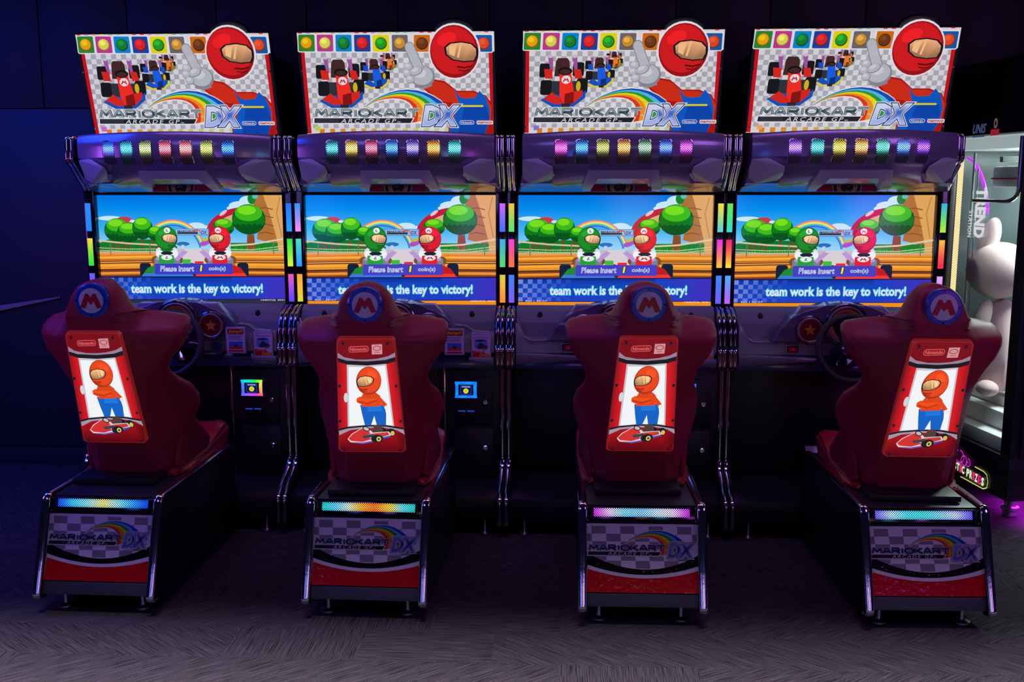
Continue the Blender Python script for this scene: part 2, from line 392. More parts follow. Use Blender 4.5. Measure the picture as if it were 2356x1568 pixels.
def go_kart(A, x, y, s, body, trim, back=False, mark=None):
    """plain racing kart seen from the front left, s = half width in px"""
    q = lambda pts: [(x + a * s, y + b * s) for a, b in pts]; f = lambda k: tuple(min(255, c * k) for c in body); blk = (26, 26, 30)
    for a, b, r in ((-.78, -.55, .26), (.62, -.6, .24)): A.rrect(x + (a - r) * s, y + (b - .3) * s, x + (a + r) * s, y + (b + .3) * s, .08 * s, blk)
    A.poly(q([(-.36, -.95), (-.28, -1.08), (.12, -1.08), (.22, -.95), (.28, -.3), (-.4, -.3)]), (72, 42, 40))
    for a in (-.62, .42): A.poly(q([(a - .1, -1.15), (a + .12, -1.15), (a + .16, -.5), (a + .05, -.5)]), (160, 90, 165)); A.ell(x + (a + .01) * s, y - 1.15 * s, .11 * s, .07 * s, (215, 190, 215), n=12)
    A.poly(q([(-.85, -.62), (-.5, -.6), (-.46, -.2), (-.78, -.2)]), body); A.poly(q([(.42, -.62), (.72, -.6), (.82, -.22), (.5, -.2)]), body)
    A.poly(q([(-.6, -.1), (.7, -.1), (.6, .6), (-.5, .6)]), (50, 55, 62))
    for a, b in ((-.72, .18), (.82, .1)): A.rrect(x + (a - .24) * s, y + (b - .32) * s, x + (a + .24) * s, y + (b + .32) * s, .1 * s, blk)
    A.ell(x + .66 * s, y + .12 * s, .1 * s, .22 * s, (225, 185, 30), n=14)
    A.poly(q([(-.92, .72), (-.6, .5), (.8, .42), (1.0, .3), (.98, .62), (.5, 1.0), (-.4, 1.02)]), trim)
    A.poly(q([(-.8, .66), (-.45, .38), (-.1, .62), (.1, .3), (.5, .35), (.86, .28), (.84, .55), (.5, .86), (-.3, .9)]), body)
    A.poly(q([(-.18, -.42), (.32, -.42), (.48, .35), (.1, .95), (-.12, .5)]), f(1.15)); A.poly(q([(.1, .45), (.48, .35), (.5, .86), (.1, .95)]), f(.62))
    A.poly(q([(-.02, .86), (.36, .86), (.34, 1.02), (0, 1.02)]), (50, 40, 48))
    A.ell(x + .06 * s, y - .52 * s, .3 * s, .17 * s, (22, 20, 24), n=18); A.ell(x + .06 * s, y - .5 * s, .23 * s, .11 * s, (72, 42, 40), n=18)
    if mark: A.ell(x + .12 * s, y - .16 * s, .2 * s, .18 * s, (238, 235, 238), n=18); emblem_m(A, x + .12 * s, y - .16 * s, .28 * s, .2 * s, mark) if mark != 'L' else None
def helmet(A, cx, cy, r, col, visor=(232, 172, 120), flip=1):
    f = lambda k: tuple(min(255, c * k) for c in col)
    A.ell(cx, cy, r, r * 1.08, f(.75)); A.ell(cx - flip * .03 * r, cy - .05 * r, r * .93, r * .97, col); A.ell(cx - flip * .3 * r, cy - .5 * r, r * .42, r * .26, f(1.2), rot=-25 * flip)
    a = [(-.42, -.18), (-.2, -.36), (.3, -.42), (.75, -.34), (.97, -.12), (.98, .16), (.86, .40), (.4, .44), (-.1, .36), (-.38, .14)]
    A.poly([(cx + flip * u * r, cy + v * r) for u, v in a], (28, 26, 34))
    m = lambda k: [(cx + flip * (.28 + (u - .28) * k) * r, cy + (.02 + (v - .02) * k) * r) for u, v in a]
    A.poly(m(.88), lambda x, y: tuple(c * (1.08 if y < cy else .72) for c in visor))
    A.poly([(cx + flip * u * r, cy + v * r) for u, v in [(-.2, -.22), (.12, -.3), (.0, .2), (-.22, .1)]], tuple(min(255, c * 1.18) for c in visor))
    A.poly([(cx + flip * u * r, cy + v * r) for u, v in [(.24, -.31), (.32, -.32), (.18, .26), (.1, .24)]], tuple(min(255, c * 1.18) for c in visor))
    A.line([(cx + flip * u * r, cy + v * r) for u, v in [(.1, .62), (.42, .66), (.72, .58)]], .07 * r, f(.5))
    A.line([(cx + flip * u * r, cy + v * r) for u, v in [(.16, .76), (.42, .79), (.62, .74)]], .05 * r, f(.5))

# ---------------------------------------------------------------- marquee artwork
MQ = [(-0.463, -0.182, 2.444), (0.497, -0.182, 2.444), (0.497, -0.034, 1.970), (-0.463, -0.034, 1.970)]
MQN = (Vector(MQ[1]) - Vector(MQ[0])).cross(Vector(MQ[3]) - Vector(MQ[0])).normalized()
if MQN.y > 0: MQN = -MQN
def marquee_art():
    A = Art((*MQ, MQN), [(165, 165), (1822, 150), (1822, 1005), (225, 1010)], step=.00015)
    A.poly([(165, 165), (1822, 150), (1822, 1005), (225, 1010)], (224, 221, 228))
    cs = [(220, 40, 50), (200, 120, 180), (235, 170, 60), (240, 220, 60), (120, 180, 120), (120, 190, 200), (200, 200, 210), (220, 60, 60)]
    for i in range(24): A.rect(176 + i * 68, 163 - i * .6, 176 + i * 68 + 34, 172 - i * .6, cs[i % 8], 0)
    A.layer += 1
    checks(A, 232, 330, 1790, 960, 36, 15, (176, 176, 182))
    for i in range(17):
        t = i / 16; c = (235 - 60 * t, 130 + 80 * min(1, t * 2), 20 + 170 * t); A.rect(330 + i * 88, 966 - i * .6, 372 + i * 88, 1006, c, 0)
    A.layer += 1
    A.poly([(172, 325), (226, 325), (262, 1005), (226, 1005)], (205, 20, 30)); A.poly([(172, 325), (196, 325), (232, 1005), (222, 1005)], (22, 22, 30))
    A.poly([(1772, 318), (1822, 318), (1822, 1005), (1778, 1005)], (205, 20, 30)); A.poly([(1805, 318), (1824, 318), (1824, 1005), (1800, 1005)], (22, 22, 30))
    sq = [((170, 322), (44, 140, 50), (240, 170, 20)), ((325, 477), (200, 55, 150), (235, 215, 90)), ((482, 633), (10, 140, 215), (25, 130, 50)), ((638, 790), (25, 70, 165), (225, 40, 45)),
          ((794, 948), (238, 222, 20), (40, 160, 40)), ((955, 1105), (112, 106, 116), (205, 150, 60)), ((1140, 1292), (215, 110, 20), (110, 60, 25)), ((1658, 1812), (15, 95, 175), (230, 75, 40))]
    for (x0, x1), bg, fg in sq:
        A.rrect(x0, 172, x1, 327, 16, (236, 234, 240)); A.rrect(x0 + 8, 179, x1 - 8, 319, 10, bg); A.ball((x0 + x1) / 2, 250, 50, 52, fg)
    A.clip = None
    go_kart(A, 930, 402, 66, (225, 110, 40), (45, 150, 60)); go_kart(A, 815, 505, 118, (25, 85, 205), (240, 215, 40)); go_kart(A, 520, 590, 192, (222, 42, 32), (20, 85, 190), mark=(215, 30, 40))
    # plain helmeted racing driver
    A.ell(1488, 312, 218, 236, (236, 234, 240)); 
    A.poly([(1215, 620), (1290, 540), (1400, 560), (1500, 640), (1640, 640), (1745, 680), (1800, 760), (1790, 1005), (1418, 1005), (1440, 780), (1350, 740)], (176, 24, 18))
    A.poly([(1235, 620), (1300, 555), (1400, 575), (1500, 650), (1630, 650), (1740, 690), (1790, 770), (1780, 900), (1500, 900), (1470, 740), (1370, 730)], (214, 48, 24))
    A.poly([(1475, 625), (1520, 690), (1560, 706), (1650, 700), (1690, 640), (1745, 700), (1775, 800), (1768, 905), (1725, 1003), (1418, 1003), (1470, 870), (1515, 740)], (15, 92, 200))
    A.poly([(1560, 780), (1740, 770), (1768, 860), (1725, 1003), (1500, 1003)], (12, 72, 175))
    A.rrect(1530, 760, 1720, 775, 6, (235, 215, 30))
    g = (190, 192, 200); gd = (140, 142, 152)
    A.ball(1215, 520, 104, 90, g, 1.12, .74)
    for w, cc in ((86, gd), (72, g)): A.line([(1195, 470), (1150, 370), (1112, 275)], w, cc); A.ell(1112, 275, w / 2, w / 2, cc, n=16)
    for x, y, r in ((1098, 440, 40), (1088, 492, 38), (1112, 545, 38)): A.ball(x, y, r, r * .9, g, 1.12, .74)
    A.ball(1165, 475, 58, 36, g, 1.12, .74, rot=-25); A.line([(1150, 595), (1220, 612), (1290, 588)], 26, gd)
    helmet(A, 1488, 312, 204, (218, 30, 34), (236, 170, 120))
    logo(A)
    A.rrect(1518, 884, 1642, 917, 16, (236, 236, 242)); A.rrect(1522, 888, 1638, 913, 12, (20, 70, 170)); A.text('Nintendo', (1532, 892, 1628, 909), (240, 240, 246), off=.01)
    A.rrect(1662, 885, 1800, 916, 8, (240, 232, 232)); A.text('namco', (1670, 892, 1792, 910), (190, 40, 30), off=.03)
    return A.mesh('marquee_print', M_MARQ)
# ---------------------------------------------------------------- screen artwork
SW = 0.4921; ZT, ZB = 1.66335, 1.10384
def screen_art(variant):
    A = Art(((-SW, 0, ZT), (SW, 0, ZT), (SW, 0, ZB), (-SW, 0, ZB), (0, -1, 0)), [(155, 63), (1765, 63), (1758, 983), (178, 970)])
    A.clip = (150, 63, 1768, 985)
    sky = [(0, (0, 112, 222)), (.25, (0, 140, 236)), (.6, (60, 178, 244)), (1, (165, 222, 248))]
    A.vgrad(150, 60, 1770, 560, sky)
    for cx, cy, rx, ry in ((1400, 150, 110, 36), (1450, 120, 70, 50), (1340, 175, 70, 24), (1000, 330, 80, 34), (1040, 345, 90, 26), (260, 260, 100, 20)): A.ell(cx, cy, rx, ry, (200, 230, 250), up=.4)
    A.poly([(1455, 62), (1768, 62), (1768, 575), (1700, 575), (1680, 480), (1520, 440), (1560, 200), (1480, 120)], (176, 112, 52))
    A.poly([(1590, 62), (1768, 62), (1768, 570), (1705, 570), (1690, 420), (1640, 220)], (222, 164, 92))
    for y in (180, 250, 320, 390): A.line([(1540, y), (1600, y - 10), (1670, y + 6)], 9, (140, 84, 38), up=.2)
    A.line([(1735, 80), (1700, 220), (1740, 420)], 10, (190, 134, 70)); A.ell(1490, 95, 36, 46, (20, 130, 40)); A.ell(1520, 75, 26, 20, (90, 190, 190))
    # rainbow
    oc = [(610 + 210 * (1 - cos(pi * t / 12)) , 285 + 0 * t) for t in range(1)]
    outer = [(800 + 275 * cos(math.radians(a)), 560 + 290 * -sin(math.radians(a))) for a in range(140, 8, -8)]
    inner = [(800 + 228 * cos(math.radians(a)), 560 + 235 * -sin(math.radians(a))) for a in range(140, 8, -8)]
    rainbow(A, outer, inner, [(225, 120, 150), (240, 190, 90), (240, 235, 120), (110, 210, 150), (70, 160, 235), (60, 90, 215)])
    # red domed roof and far trees
    A.ell(1330, 330, 250, 150, (190, 28, 58), rot=-18, a0=180, a1=360); A.ell(1345, 345, 215, 118, (214, 178, 120), rot=-18, a0=180, a1=360)
    A.ell(1240, 215, 40, 14, (235, 190, 200), rot=-35)
    A.poly([(165, 540), (165, 470), (240, 440), (700, 440), (830, 500), (830, 545)], (18, 120, 44))
    A.poly([(1290, 560), (1290, 470), (1700, 470), (1700, 570)], (22, 130, 40))
    for x in (290, 330, 380, 420, 530, 620, 660): A.rect(x - 9, 420, x + 9, 520, (120, 66, 30), .05)
    A.layer += 1
    A.ell(385, 272, 62, 26, (200, 60, 70)); A.ell(455, 285, 24, 12, (235, 215, 225))
    def tree(cx, cy, rx, ry):
        A.ell(cx, cy, rx, ry, (8, 84, 26)); 
        for k, (dx, dy, s) in enumerate(((0, .18, .97), (-.3, .0, .62), (.32, .02, .62))): A.ell(cx + dx * rx, cy - ry * .12 + dy * ry, rx * s, ry * .62 * s, (14, 120, 26), up=.3)
        A.ell(cx, cy - ry * .42, rx * .82, ry * .54, (62, 186, 22)); A.ell(cx - rx * .1, cy - ry * .6, rx * .55, ry * .3, (120, 222, 30))
        A.poly([(cx + rx * (-.98 + 1.96 * i / 12), cy + ry * (.28 + (.12 if i % 2 else 0))) for i in range(13)] + [(cx + rx * .8, cy + ry * .62), (cx, cy + ry * .9), (cx - rx * .8, cy + ry * .62)], (8, 84, 26))
    tree(320, 360, 110, 100); tree(420, 380, 100, 85); tree(540, 345, 88, 95); tree(650, 390, 68, 62)
    A.poly([(1440, 400), (1500, 400), (1512, 560), (1428, 560)], (140, 74, 36)); tree(1240, 335, 92, 72); tree(1460, 270, 145, 130)
    for x0, x1, y in ((220, 700, 545), (1300, 1700, 540)):
        n = 24
        for i in range(n): X = x0 + (x1 - x0) * i / n; A.poly([(X, y + 18), (X + 8, y - 22 - 10 * (i % 3)), (X + 18, y + 18)], (40, 190, 60), .02)
    A.layer += 1
    # banner over the track
    A.rrect(818, 348, 1112, 406, 8, (95, 140, 200)); A.rrect(826, 355, 1104, 399, 6, (150, 190, 226)); A.rect(840, 378, 1016, 394, (40, 50, 80)); A.text('MARIOKART', (842, 362, 1020, 378), (36, 44, 84), off=.03)
    A.line([(960, 372), (1000, 358), (1035, 366), (1040, 392)], 8, (225, 70, 40)); A.text('DX', (1044, 364, 1096, 396), (30, 70, 190), off=.04, shear=.2)
    A.ell(885, 478, 56, 18, (40, 110, 190)); A.rect(870, 486, 896, 520, (200, 205, 225)); A.ell(1075, 470, 50, 22, (170, 80, 200), rot=-20); A.ell(1085, 440, 34, 12, (190, 190, 40), rot=-20)
    # track
    A.vgrad(150, 540, 1770, 757, [(0, (196, 176, 150)), (.12, (230, 150, 50)), (.35, (210, 110, 26)), (1, (170, 74, 22))])
    random.seed(3)
    for i in range(26):
        y = 566 + i * 7.4; c = random.choice([(255, 168, 40), (235, 126, 20), (110, 50, 22), (150, 70, 26), (250, 190, 90), (70, 44, 34)])
        w = 3 + random.random() * 8; A.poly([(150, y + 6), (620, y - 2), (620, y - 2 + w), (150, y + 6 + w)], c, .02); A.poly([(1330, y), (1770, y + 4), (1770, y + 4 + w), (1330, y + w)], c, .02)
    A.layer += 1
    A.poly([(820, 520), (1110, 520), (1260, 640), (1300, 757), (640, 757), (720, 640)], (196, 186, 196)); A.poly([(900, 520), (1040, 520), (1120, 757), (800, 757)], (215, 206, 214))
    for y0, y1, k in ((448, 488, 14), (510, 520, 6), (530, 540, 5)): A.line([(150, y0), (420, (y0 + y1) / 2 + 6), (700, y1)], k, (205, 196, 160), up=.3); A.line([(1270, y1 + 4), (1480, (y0 + y1) / 2 + 14), (1770, y0 - 14)], k, (215, 205, 170), up=.3)
    for x in (262, 600, 1665): A.line([(x, 470), (x, 570)], 8, (120, 110, 90), up=.1)
    A.layer += 1
    # two karts with helmeted drivers
    def racer(cx, col, trim, cap, flip, mk):
        f = lambda k: tuple(min(255, c * k) for c in col)
        for a in (-190, 190): A.rrect(cx + a - 48, 640, cx + a + 48, 757, 22, (20, 34, 60))
        A.ell(cx - 92, 615, 46, 34, (128, 76, 40)); A.ell(cx + 92, 615, 46, 34, (128, 76, 40)); A.rect(cx - 110, 600, cx + 110, 650, (120, 130, 150))
        for a in (-95, 95): A.poly([(cx + a * .6, 600), (cx + a * 1.5, 530), (cx + a * 1.9, 545), (cx + a * .95, 625)] if a * flip > 0 else [(cx + a * .6, 600), (cx + a, 590), (cx + a, 610), (cx + a * .6, 620)], (186, 150, 214))
        A.rrect(cx - 95, 505, cx + 95, 600, 38, (214, 220, 236)); A.rrect(cx - 60, 520, cx + 60, 590, 18, f(.8)); A.ell(cx - 62, 560, 34, 30, (236, 240, 250)); A.ell(cx + 62, 560, 34, 30, (236, 240, 250))
        A.ell(cx, 556, 52, 16, (30, 34, 50))
        A.poly([(cx - 230, 757), (cx - 170, 680), (cx - 60, 640), (cx + 60, 640), (cx + 170, 680), (cx + 230, 757)], f(.85)); A.poly([(cx - 225, 757), (cx - 200, 726), (cx + 200, 726), (cx + 225, 757)], trim)
        A.rrect(cx - 70, 572, cx + 60, 650, 10, col); A.poly([(cx - 70, 650), (cx + 60, 650), (cx + 80, 730), (cx - 90, 730)], f(1.1))
        A.ell(cx - 2, 592, 48, 23, (236, 238, 244))
        if mk == 'M': emblem_m(A, cx - 2, 592, 60, 28, (210, 30, 40))
        else: A.text('L', (cx - 16, 582, cx + 14, 604), (30, 140, 50), off=.05, shear=.3)
        helmet(A, cx, 430, 96, cap, (238, 184, 140), flip)
        A.ell(cx + flip * 10, 362, 27, 24, (238, 238, 244)); 
        if mk == 'M': emblem_m(A, cx + flip * 10, 362, 34, 26, (210, 30, 40))
        else: A.text('L', (cx + 2, 350, cx + 20, 374), (30, 140, 50), off=.05)
    racer(745, (40, 160, 60), (60, 120, 220), (30, 140, 40), 1, 'L')
    racer(1205, (226, 34, 44), (240, 60, 40), (222, 30, 48), -1, 'M')
    A.rect(880, 608, 950, 650, (60, 190, 60)); A.rect(985, 625, 1060, 650, (230, 40, 50))
    A.rrect(640, 645, 1310, 735, 8, (60, 60, 200) if variant != 1 else (70, 64, 196))
    for w, bx in (('Please insert', (686, 662, 976, 712)), ('coin(s)', (1102, 668, 1250, 712))):
        A.text(w, bx, (30, 34, 110), off=.02, shear=.08, extra=.055); A.text(w, bx, (226, 232, 252), off=.02, shear=.08, extra=.018); A.text(w, bx, (130, 150, 240), off=.0, shear=.08)
    A.text('1', (1026, 658, 1050, 710), (40, 40, 60), off=.02, extra=.05, shear=.1); A.text('1', (1026, 658, 1050, 710), (244, 232, 60), off=.02, shear=.1)
    # caption band
    A.clip = (150, 740, 1768, 990)
    A.vgrad(150, 752, 1770, 990, [(0, (12, 44, 150)), (.25, (20, 70, 190)), (.8, (30, 62, 196)), (1, (20, 40, 150))])
    A.poly([(1300, 760), (1770, 760), (1770, 948), (1300, 948)], lambda x, y: (20, 66, 194) if x < 1400 else (64, 46, 190))
    for i in range(12):
        for j in range(5):
            if (i + j) % 2 == 0:
                t = max(0, 1 - i / 11); b0, w0 = (20, 66, 190), (120, 134, 214); A.rect(172 + i * 39, 762 + j * 37, 211 + i * 39, 799 + j * 37, tuple(b0[k] + (w0[k] - b0[k]) * t for k in range(3)), 0)
    A.layer += 1
    A.rect(150, 754, 1770, 760, (10, 14, 50))
    A.rect(150, 944, 1770, 949, (30, 20, 50))
    if variant == 0: A.rect(150, 949, 1770, 990, (44, 46, 62))
    else: A.poly([(150, 949), (1770, 951), (1770, 990), (150, 990)], (242, 142, 18))
    tb = (430, 815, 1562, 915); tt = 'team work is the key to victory!'
    A.text(tt, tb, (10, 40, 130), off=.03, extra=.09, space=1.0); A.text(tt, tb, (28, 150, 236), off=.03, extra=.06, space=1.0)
    A.text(tt, tb, lambda x, y: (190, 232, 252) if y < 850 else (222, 230, 250), off=.03, extra=.0, space=1.0)
    A.text('Rev.1.06/OF', (238, 932, 410, 948), (235, 235, 245), off=.0, space=1.3); A.text('CREDIT(S)  00/01', (1540, 948, 1745, 964), (235, 235, 245), off=.0)
    return A.mesh('screen_picture', M_SCREEN)
def quad_mesh(name, pts, material):
    me = bpy.data.meshes.new(name); me.from_pydata(pts, [], [tuple(range(len(pts)))]); me.materials.append(material); return me

# ---------------------------------------------------------------- LED patches: grid of points + colours + UV metres
def led_mesh(name, rows, cols, material):
    """rows[j][i] points, cols[j][i] colours"""
    me = bpy.data.meshes.new(name); nj, ni = len(rows), len(rows[0])
    V = [tuple(p) for r in rows for p in r]; F = [(j * ni + i, j * ni + i + 1, (j + 1) * ni + i + 1, (j + 1) * ni + i) for j in range(nj - 1) for i in range(ni - 1)]
    me.from_pydata(V, [], F); me.update()
    ul = [0] * (nj * ni); U = [[0, 0] for _ in V]
    for j in range(nj):
        for i in range(ni):
            if i: U[j * ni + i][0] = U[j * ni + i - 1][0] + (Vector(rows[j][i]) - Vector(rows[j][i - 1])).length
            if j: U[j * ni + i][1] = U[(j - 1) * ni + i][1] + (Vector(rows[j][i]) - Vector(rows[j - 1][i])).length
    a = me.color_attributes.new('Col', 'FLOAT_COLOR', 'POINT'); uvl = me.uv_layers.new(name='UVMap')
    flat = [c for r in cols for c in r]
    for k, c in enumerate(flat): a.data[k].color = (*[v ** 1.35 for v in lin(c)], 1)
    for l in me.loops: uvl.data[l.index].uv = U[l.vertex_index]
    for p in me.polygons: p.use_smooth = True
    me.materials.append(material); return me
def mixc(a, b, t): return tuple(x + (y - x) * t for x, y in zip(a, b))
def ramp(stops, t):
    n = len(stops) - 1; k = min(n - 1, int(t * n)); return mixc(stops[k], stops[k + 1], t * n - k)

# ---------------------------------------------------------------- header profile
HC = 0.018
def hprof(x):
    s = (x - HC) / 0.482; a = max(0, 1 - s * s); yf = -0.232 - 0.10 * a
    zt = 1.953 + 0.014 * a
    return [(-0.03, zt + .004), (yf + .014, zt + .004), (yf, zt - .012), (yf - .006, 1.90), (yf - .002, 1.848), (yf + .014, 1.832 - .004 * a), (yf + .020, 1.818), (yf + .040, 1.806), (yf + .055, 1.790 - .002 * a), (-.165 - .02 * a, 1.722), (-.070, 1.690), (-.056, 1.684), (-.030, 1.678), (-.0, 1.70)]
def header():
    b = B(); n = 37; rows = []
    for i in range(n):
        x = HC - 0.482 + 0.964 * i / (n - 1); rows.append([(x + (0.012 * (x - HC) / .48 if k > 8 else 0), y, z) for k, (y, z) in enumerate(hprof(x))])
    V = b.grid(rows); b.bm.faces.new(V[0]); b.bm.faces.new(list(reversed(V[-1])))
    for A, C in zip(V, V[1:]): b.bm.faces.new((A[0], C[0], C[-1], A[-1]))
    return b
def header_lens(x, cols):
    w = .0275; rows = []; cc = []
    P = [(hprof(x)[k]) for k in (2, 3, 4, 5, 6, 7)]
    def pt(xx, t):
        pr = hprof(xx); seq = [(pr[2][0] - .0005, 1.925), pr[3], pr[4], pr[5], pr[6]]
        d = [0]
        for a, c in zip(seq, seq[1:]): d.append(d[-1] + math.hypot(a[0] - c[0], a[1] - c[1]))
        L = t * d[-1]
        for k in range(len(seq) - 1):
            if L <= d[k + 1] + 1e-9:
                f = (L - d[k]) / (d[k + 1] - d[k]); y = seq[k][0] + (seq[k + 1][0] - seq[k][0]) * f; z = seq[k][1] + (seq[k + 1][1] - seq[k][1]) * f
                return (xx, y - .0035, z - (.003 if t > .85 else 0))
        return (xx, seq[-1][0], seq[-1][1])
    nt_ = 14
    for j in range(nt_ + 1):
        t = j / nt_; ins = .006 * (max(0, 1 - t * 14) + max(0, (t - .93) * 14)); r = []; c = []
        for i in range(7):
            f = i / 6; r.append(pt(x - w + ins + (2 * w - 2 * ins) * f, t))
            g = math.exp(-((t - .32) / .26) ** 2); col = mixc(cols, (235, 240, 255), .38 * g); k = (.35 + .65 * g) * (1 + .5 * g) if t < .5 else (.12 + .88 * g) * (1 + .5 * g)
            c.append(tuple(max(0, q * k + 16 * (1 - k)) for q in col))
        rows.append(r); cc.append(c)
    return led_mesh('header_light_lens', rows, cc, M_LENS)
def lens_frame(x):
    b = B(); w = .0295
    pr = [(p[0] - .0022, p[1]) for p in hprof(x)]
    b.tube([(x - w, pr[3][0], 1.915), (x - w, pr[3][0], 1.90), (x - w, pr[4][0], 1.85), (x - w, pr[5][0], 1.832), (x - w, pr[6][0], 1.82)], .0022, 6)
    b.tube([(x + w, pr[3][0], 1.915), (x + w, pr[3][0], 1.90), (x + w, pr[4][0], 1.85), (x + w, pr[5][0], 1.832), (x + w, pr[6][0], 1.82)], .0022, 6)
    b.tube([(x - w, pr[3][0], 1.915), (x - w + .006, pr[2][0], 1.927), (x + w - .006, pr[2][0], 1.927), (x + w, pr[3][0], 1.915)], .0022, 6)
    return b
LED_HEAD = [
    [(30, 110, 240), (40, 190, 220), (180, 200, 100), (255, 100, 110), (250, 120, 110), (190, 210, 60), (30, 120, 250)],
    [(50, 180, 190), (240, 190, 60), (230, 80, 110), (40, 130, 255), (130, 110, 240), (255, 160, 30), (50, 200, 200)],
    [(230, 60, 220), (40, 140, 255), (170, 180, 50), (250, 165, 50), (120, 170, 130), (60, 110, 255), (200, 50, 220)],
    [(160, 90, 250), (50, 210, 220), (235, 215, 40), (250, 180, 50), (50, 200, 160), (60, 130, 255), (130, 50, 240)]]
LED_SIDE = [
    [[((60, 150, 255), (30, 150, 255)), ((235, 215, 50), (60, 220, 60)), ((140, 110, 255), (110, 90, 255))], [((50, 130, 255), (60, 170, 255)), ((60, 220, 60), (220, 230, 60)), ((235, 110, 190), (110, 90, 250))]],
    [[((70, 160, 255), (255, 150, 235)), ((90, 220, 180), (60, 160, 255)), ((255, 170, 40), (210, 210, 50))], [((215, 120, 250), (80, 130, 255)), ((80, 180, 235), (100, 215, 120)), ((210, 205, 60), (255, 150, 60))]],
    [[((240, 195, 70), (100, 225, 130)), ((240, 80, 225), (255, 140, 60)), ((70, 150, 255), (150, 110, 255))], [((240, 215, 60), (110, 205, 220)), ((230, 60, 230), (240, 200, 50)), ((70, 150, 255), (130, 110, 255))]],
    [[((120, 220, 80), (60, 215, 210)), ((235, 40, 110), (240, 225, 50)), ((90, 180, 255), (200, 110, 245))], [((50, 190, 225), (190, 230, 50)), ((240, 200, 50), (240, 50, 100)), ((220, 180, 255), (180, 120, 255))]]]
XC = [-1.93224, -0.83224, 0.26776, 1.36776]; YS = 5.14777
CAB_LABEL = [
    'leftmost racing arcade cabinet, pink sticker and rainbow-lit card reader',
    'second racing arcade cabinet from the left, lime sticker and blue-lit card reader',
    'third racing arcade cabinet from the left, violet sticker on its marquee',
    'rightmost racing arcade cabinet, orange sticker, beside the prize crane machine']
NOTE = [(214, 110, 205), (190, 222, 80), (140, 120, 215), (245, 176, 110)]

def marquee_box():
    b = B(); t = MQN * -1; d0 = .006
    out = [Vector(MQ[k]) for k in (3, 2, 1)]
    pts2 = []
    P = lambda u, v: Vector(MQ[0]) * (1 - u) * (1 - v) + Vector(MQ[1]) * u * (1 - v) + Vector(MQ[2]) * u * v + Vector(MQ[3]) * (1 - u) * v
    loop = [(-.006, 1.03), (-.006, .02), (0.0, -.004), (.012, -.012)]
    # crest of the die-cut top
    for k in range(0, 17):
        a = math.radians(186 - 12 * k); loop.append((.798 + .098 * cos(a) * (1 if a < 3.3 else 1), -.008 - .105 * max(0, sin(a))))
    loop = [q for i, q in enumerate(loop) if i < 4 or q[1] < -.012 or True]
    loop += [(.988, -.012), (1.0, -.004), (1.006, .02), (1.006, 1.03)]
    v0 = [b.bm.verts.new(P(*q) + MQN * -.0002) for q in loop]; v1 = [b.bm.verts.new(P(*q) - MQN * .034) for q in loop]
    b.bm.faces.new(v0); b.bm.faces.new(list(reversed(v1)))
    for i in range(len(loop)): b.bm.faces.new((v0[i], v0[(i + 1) % len(loop)], v1[(i + 1) % len(loop)], v1[i]))
    return b
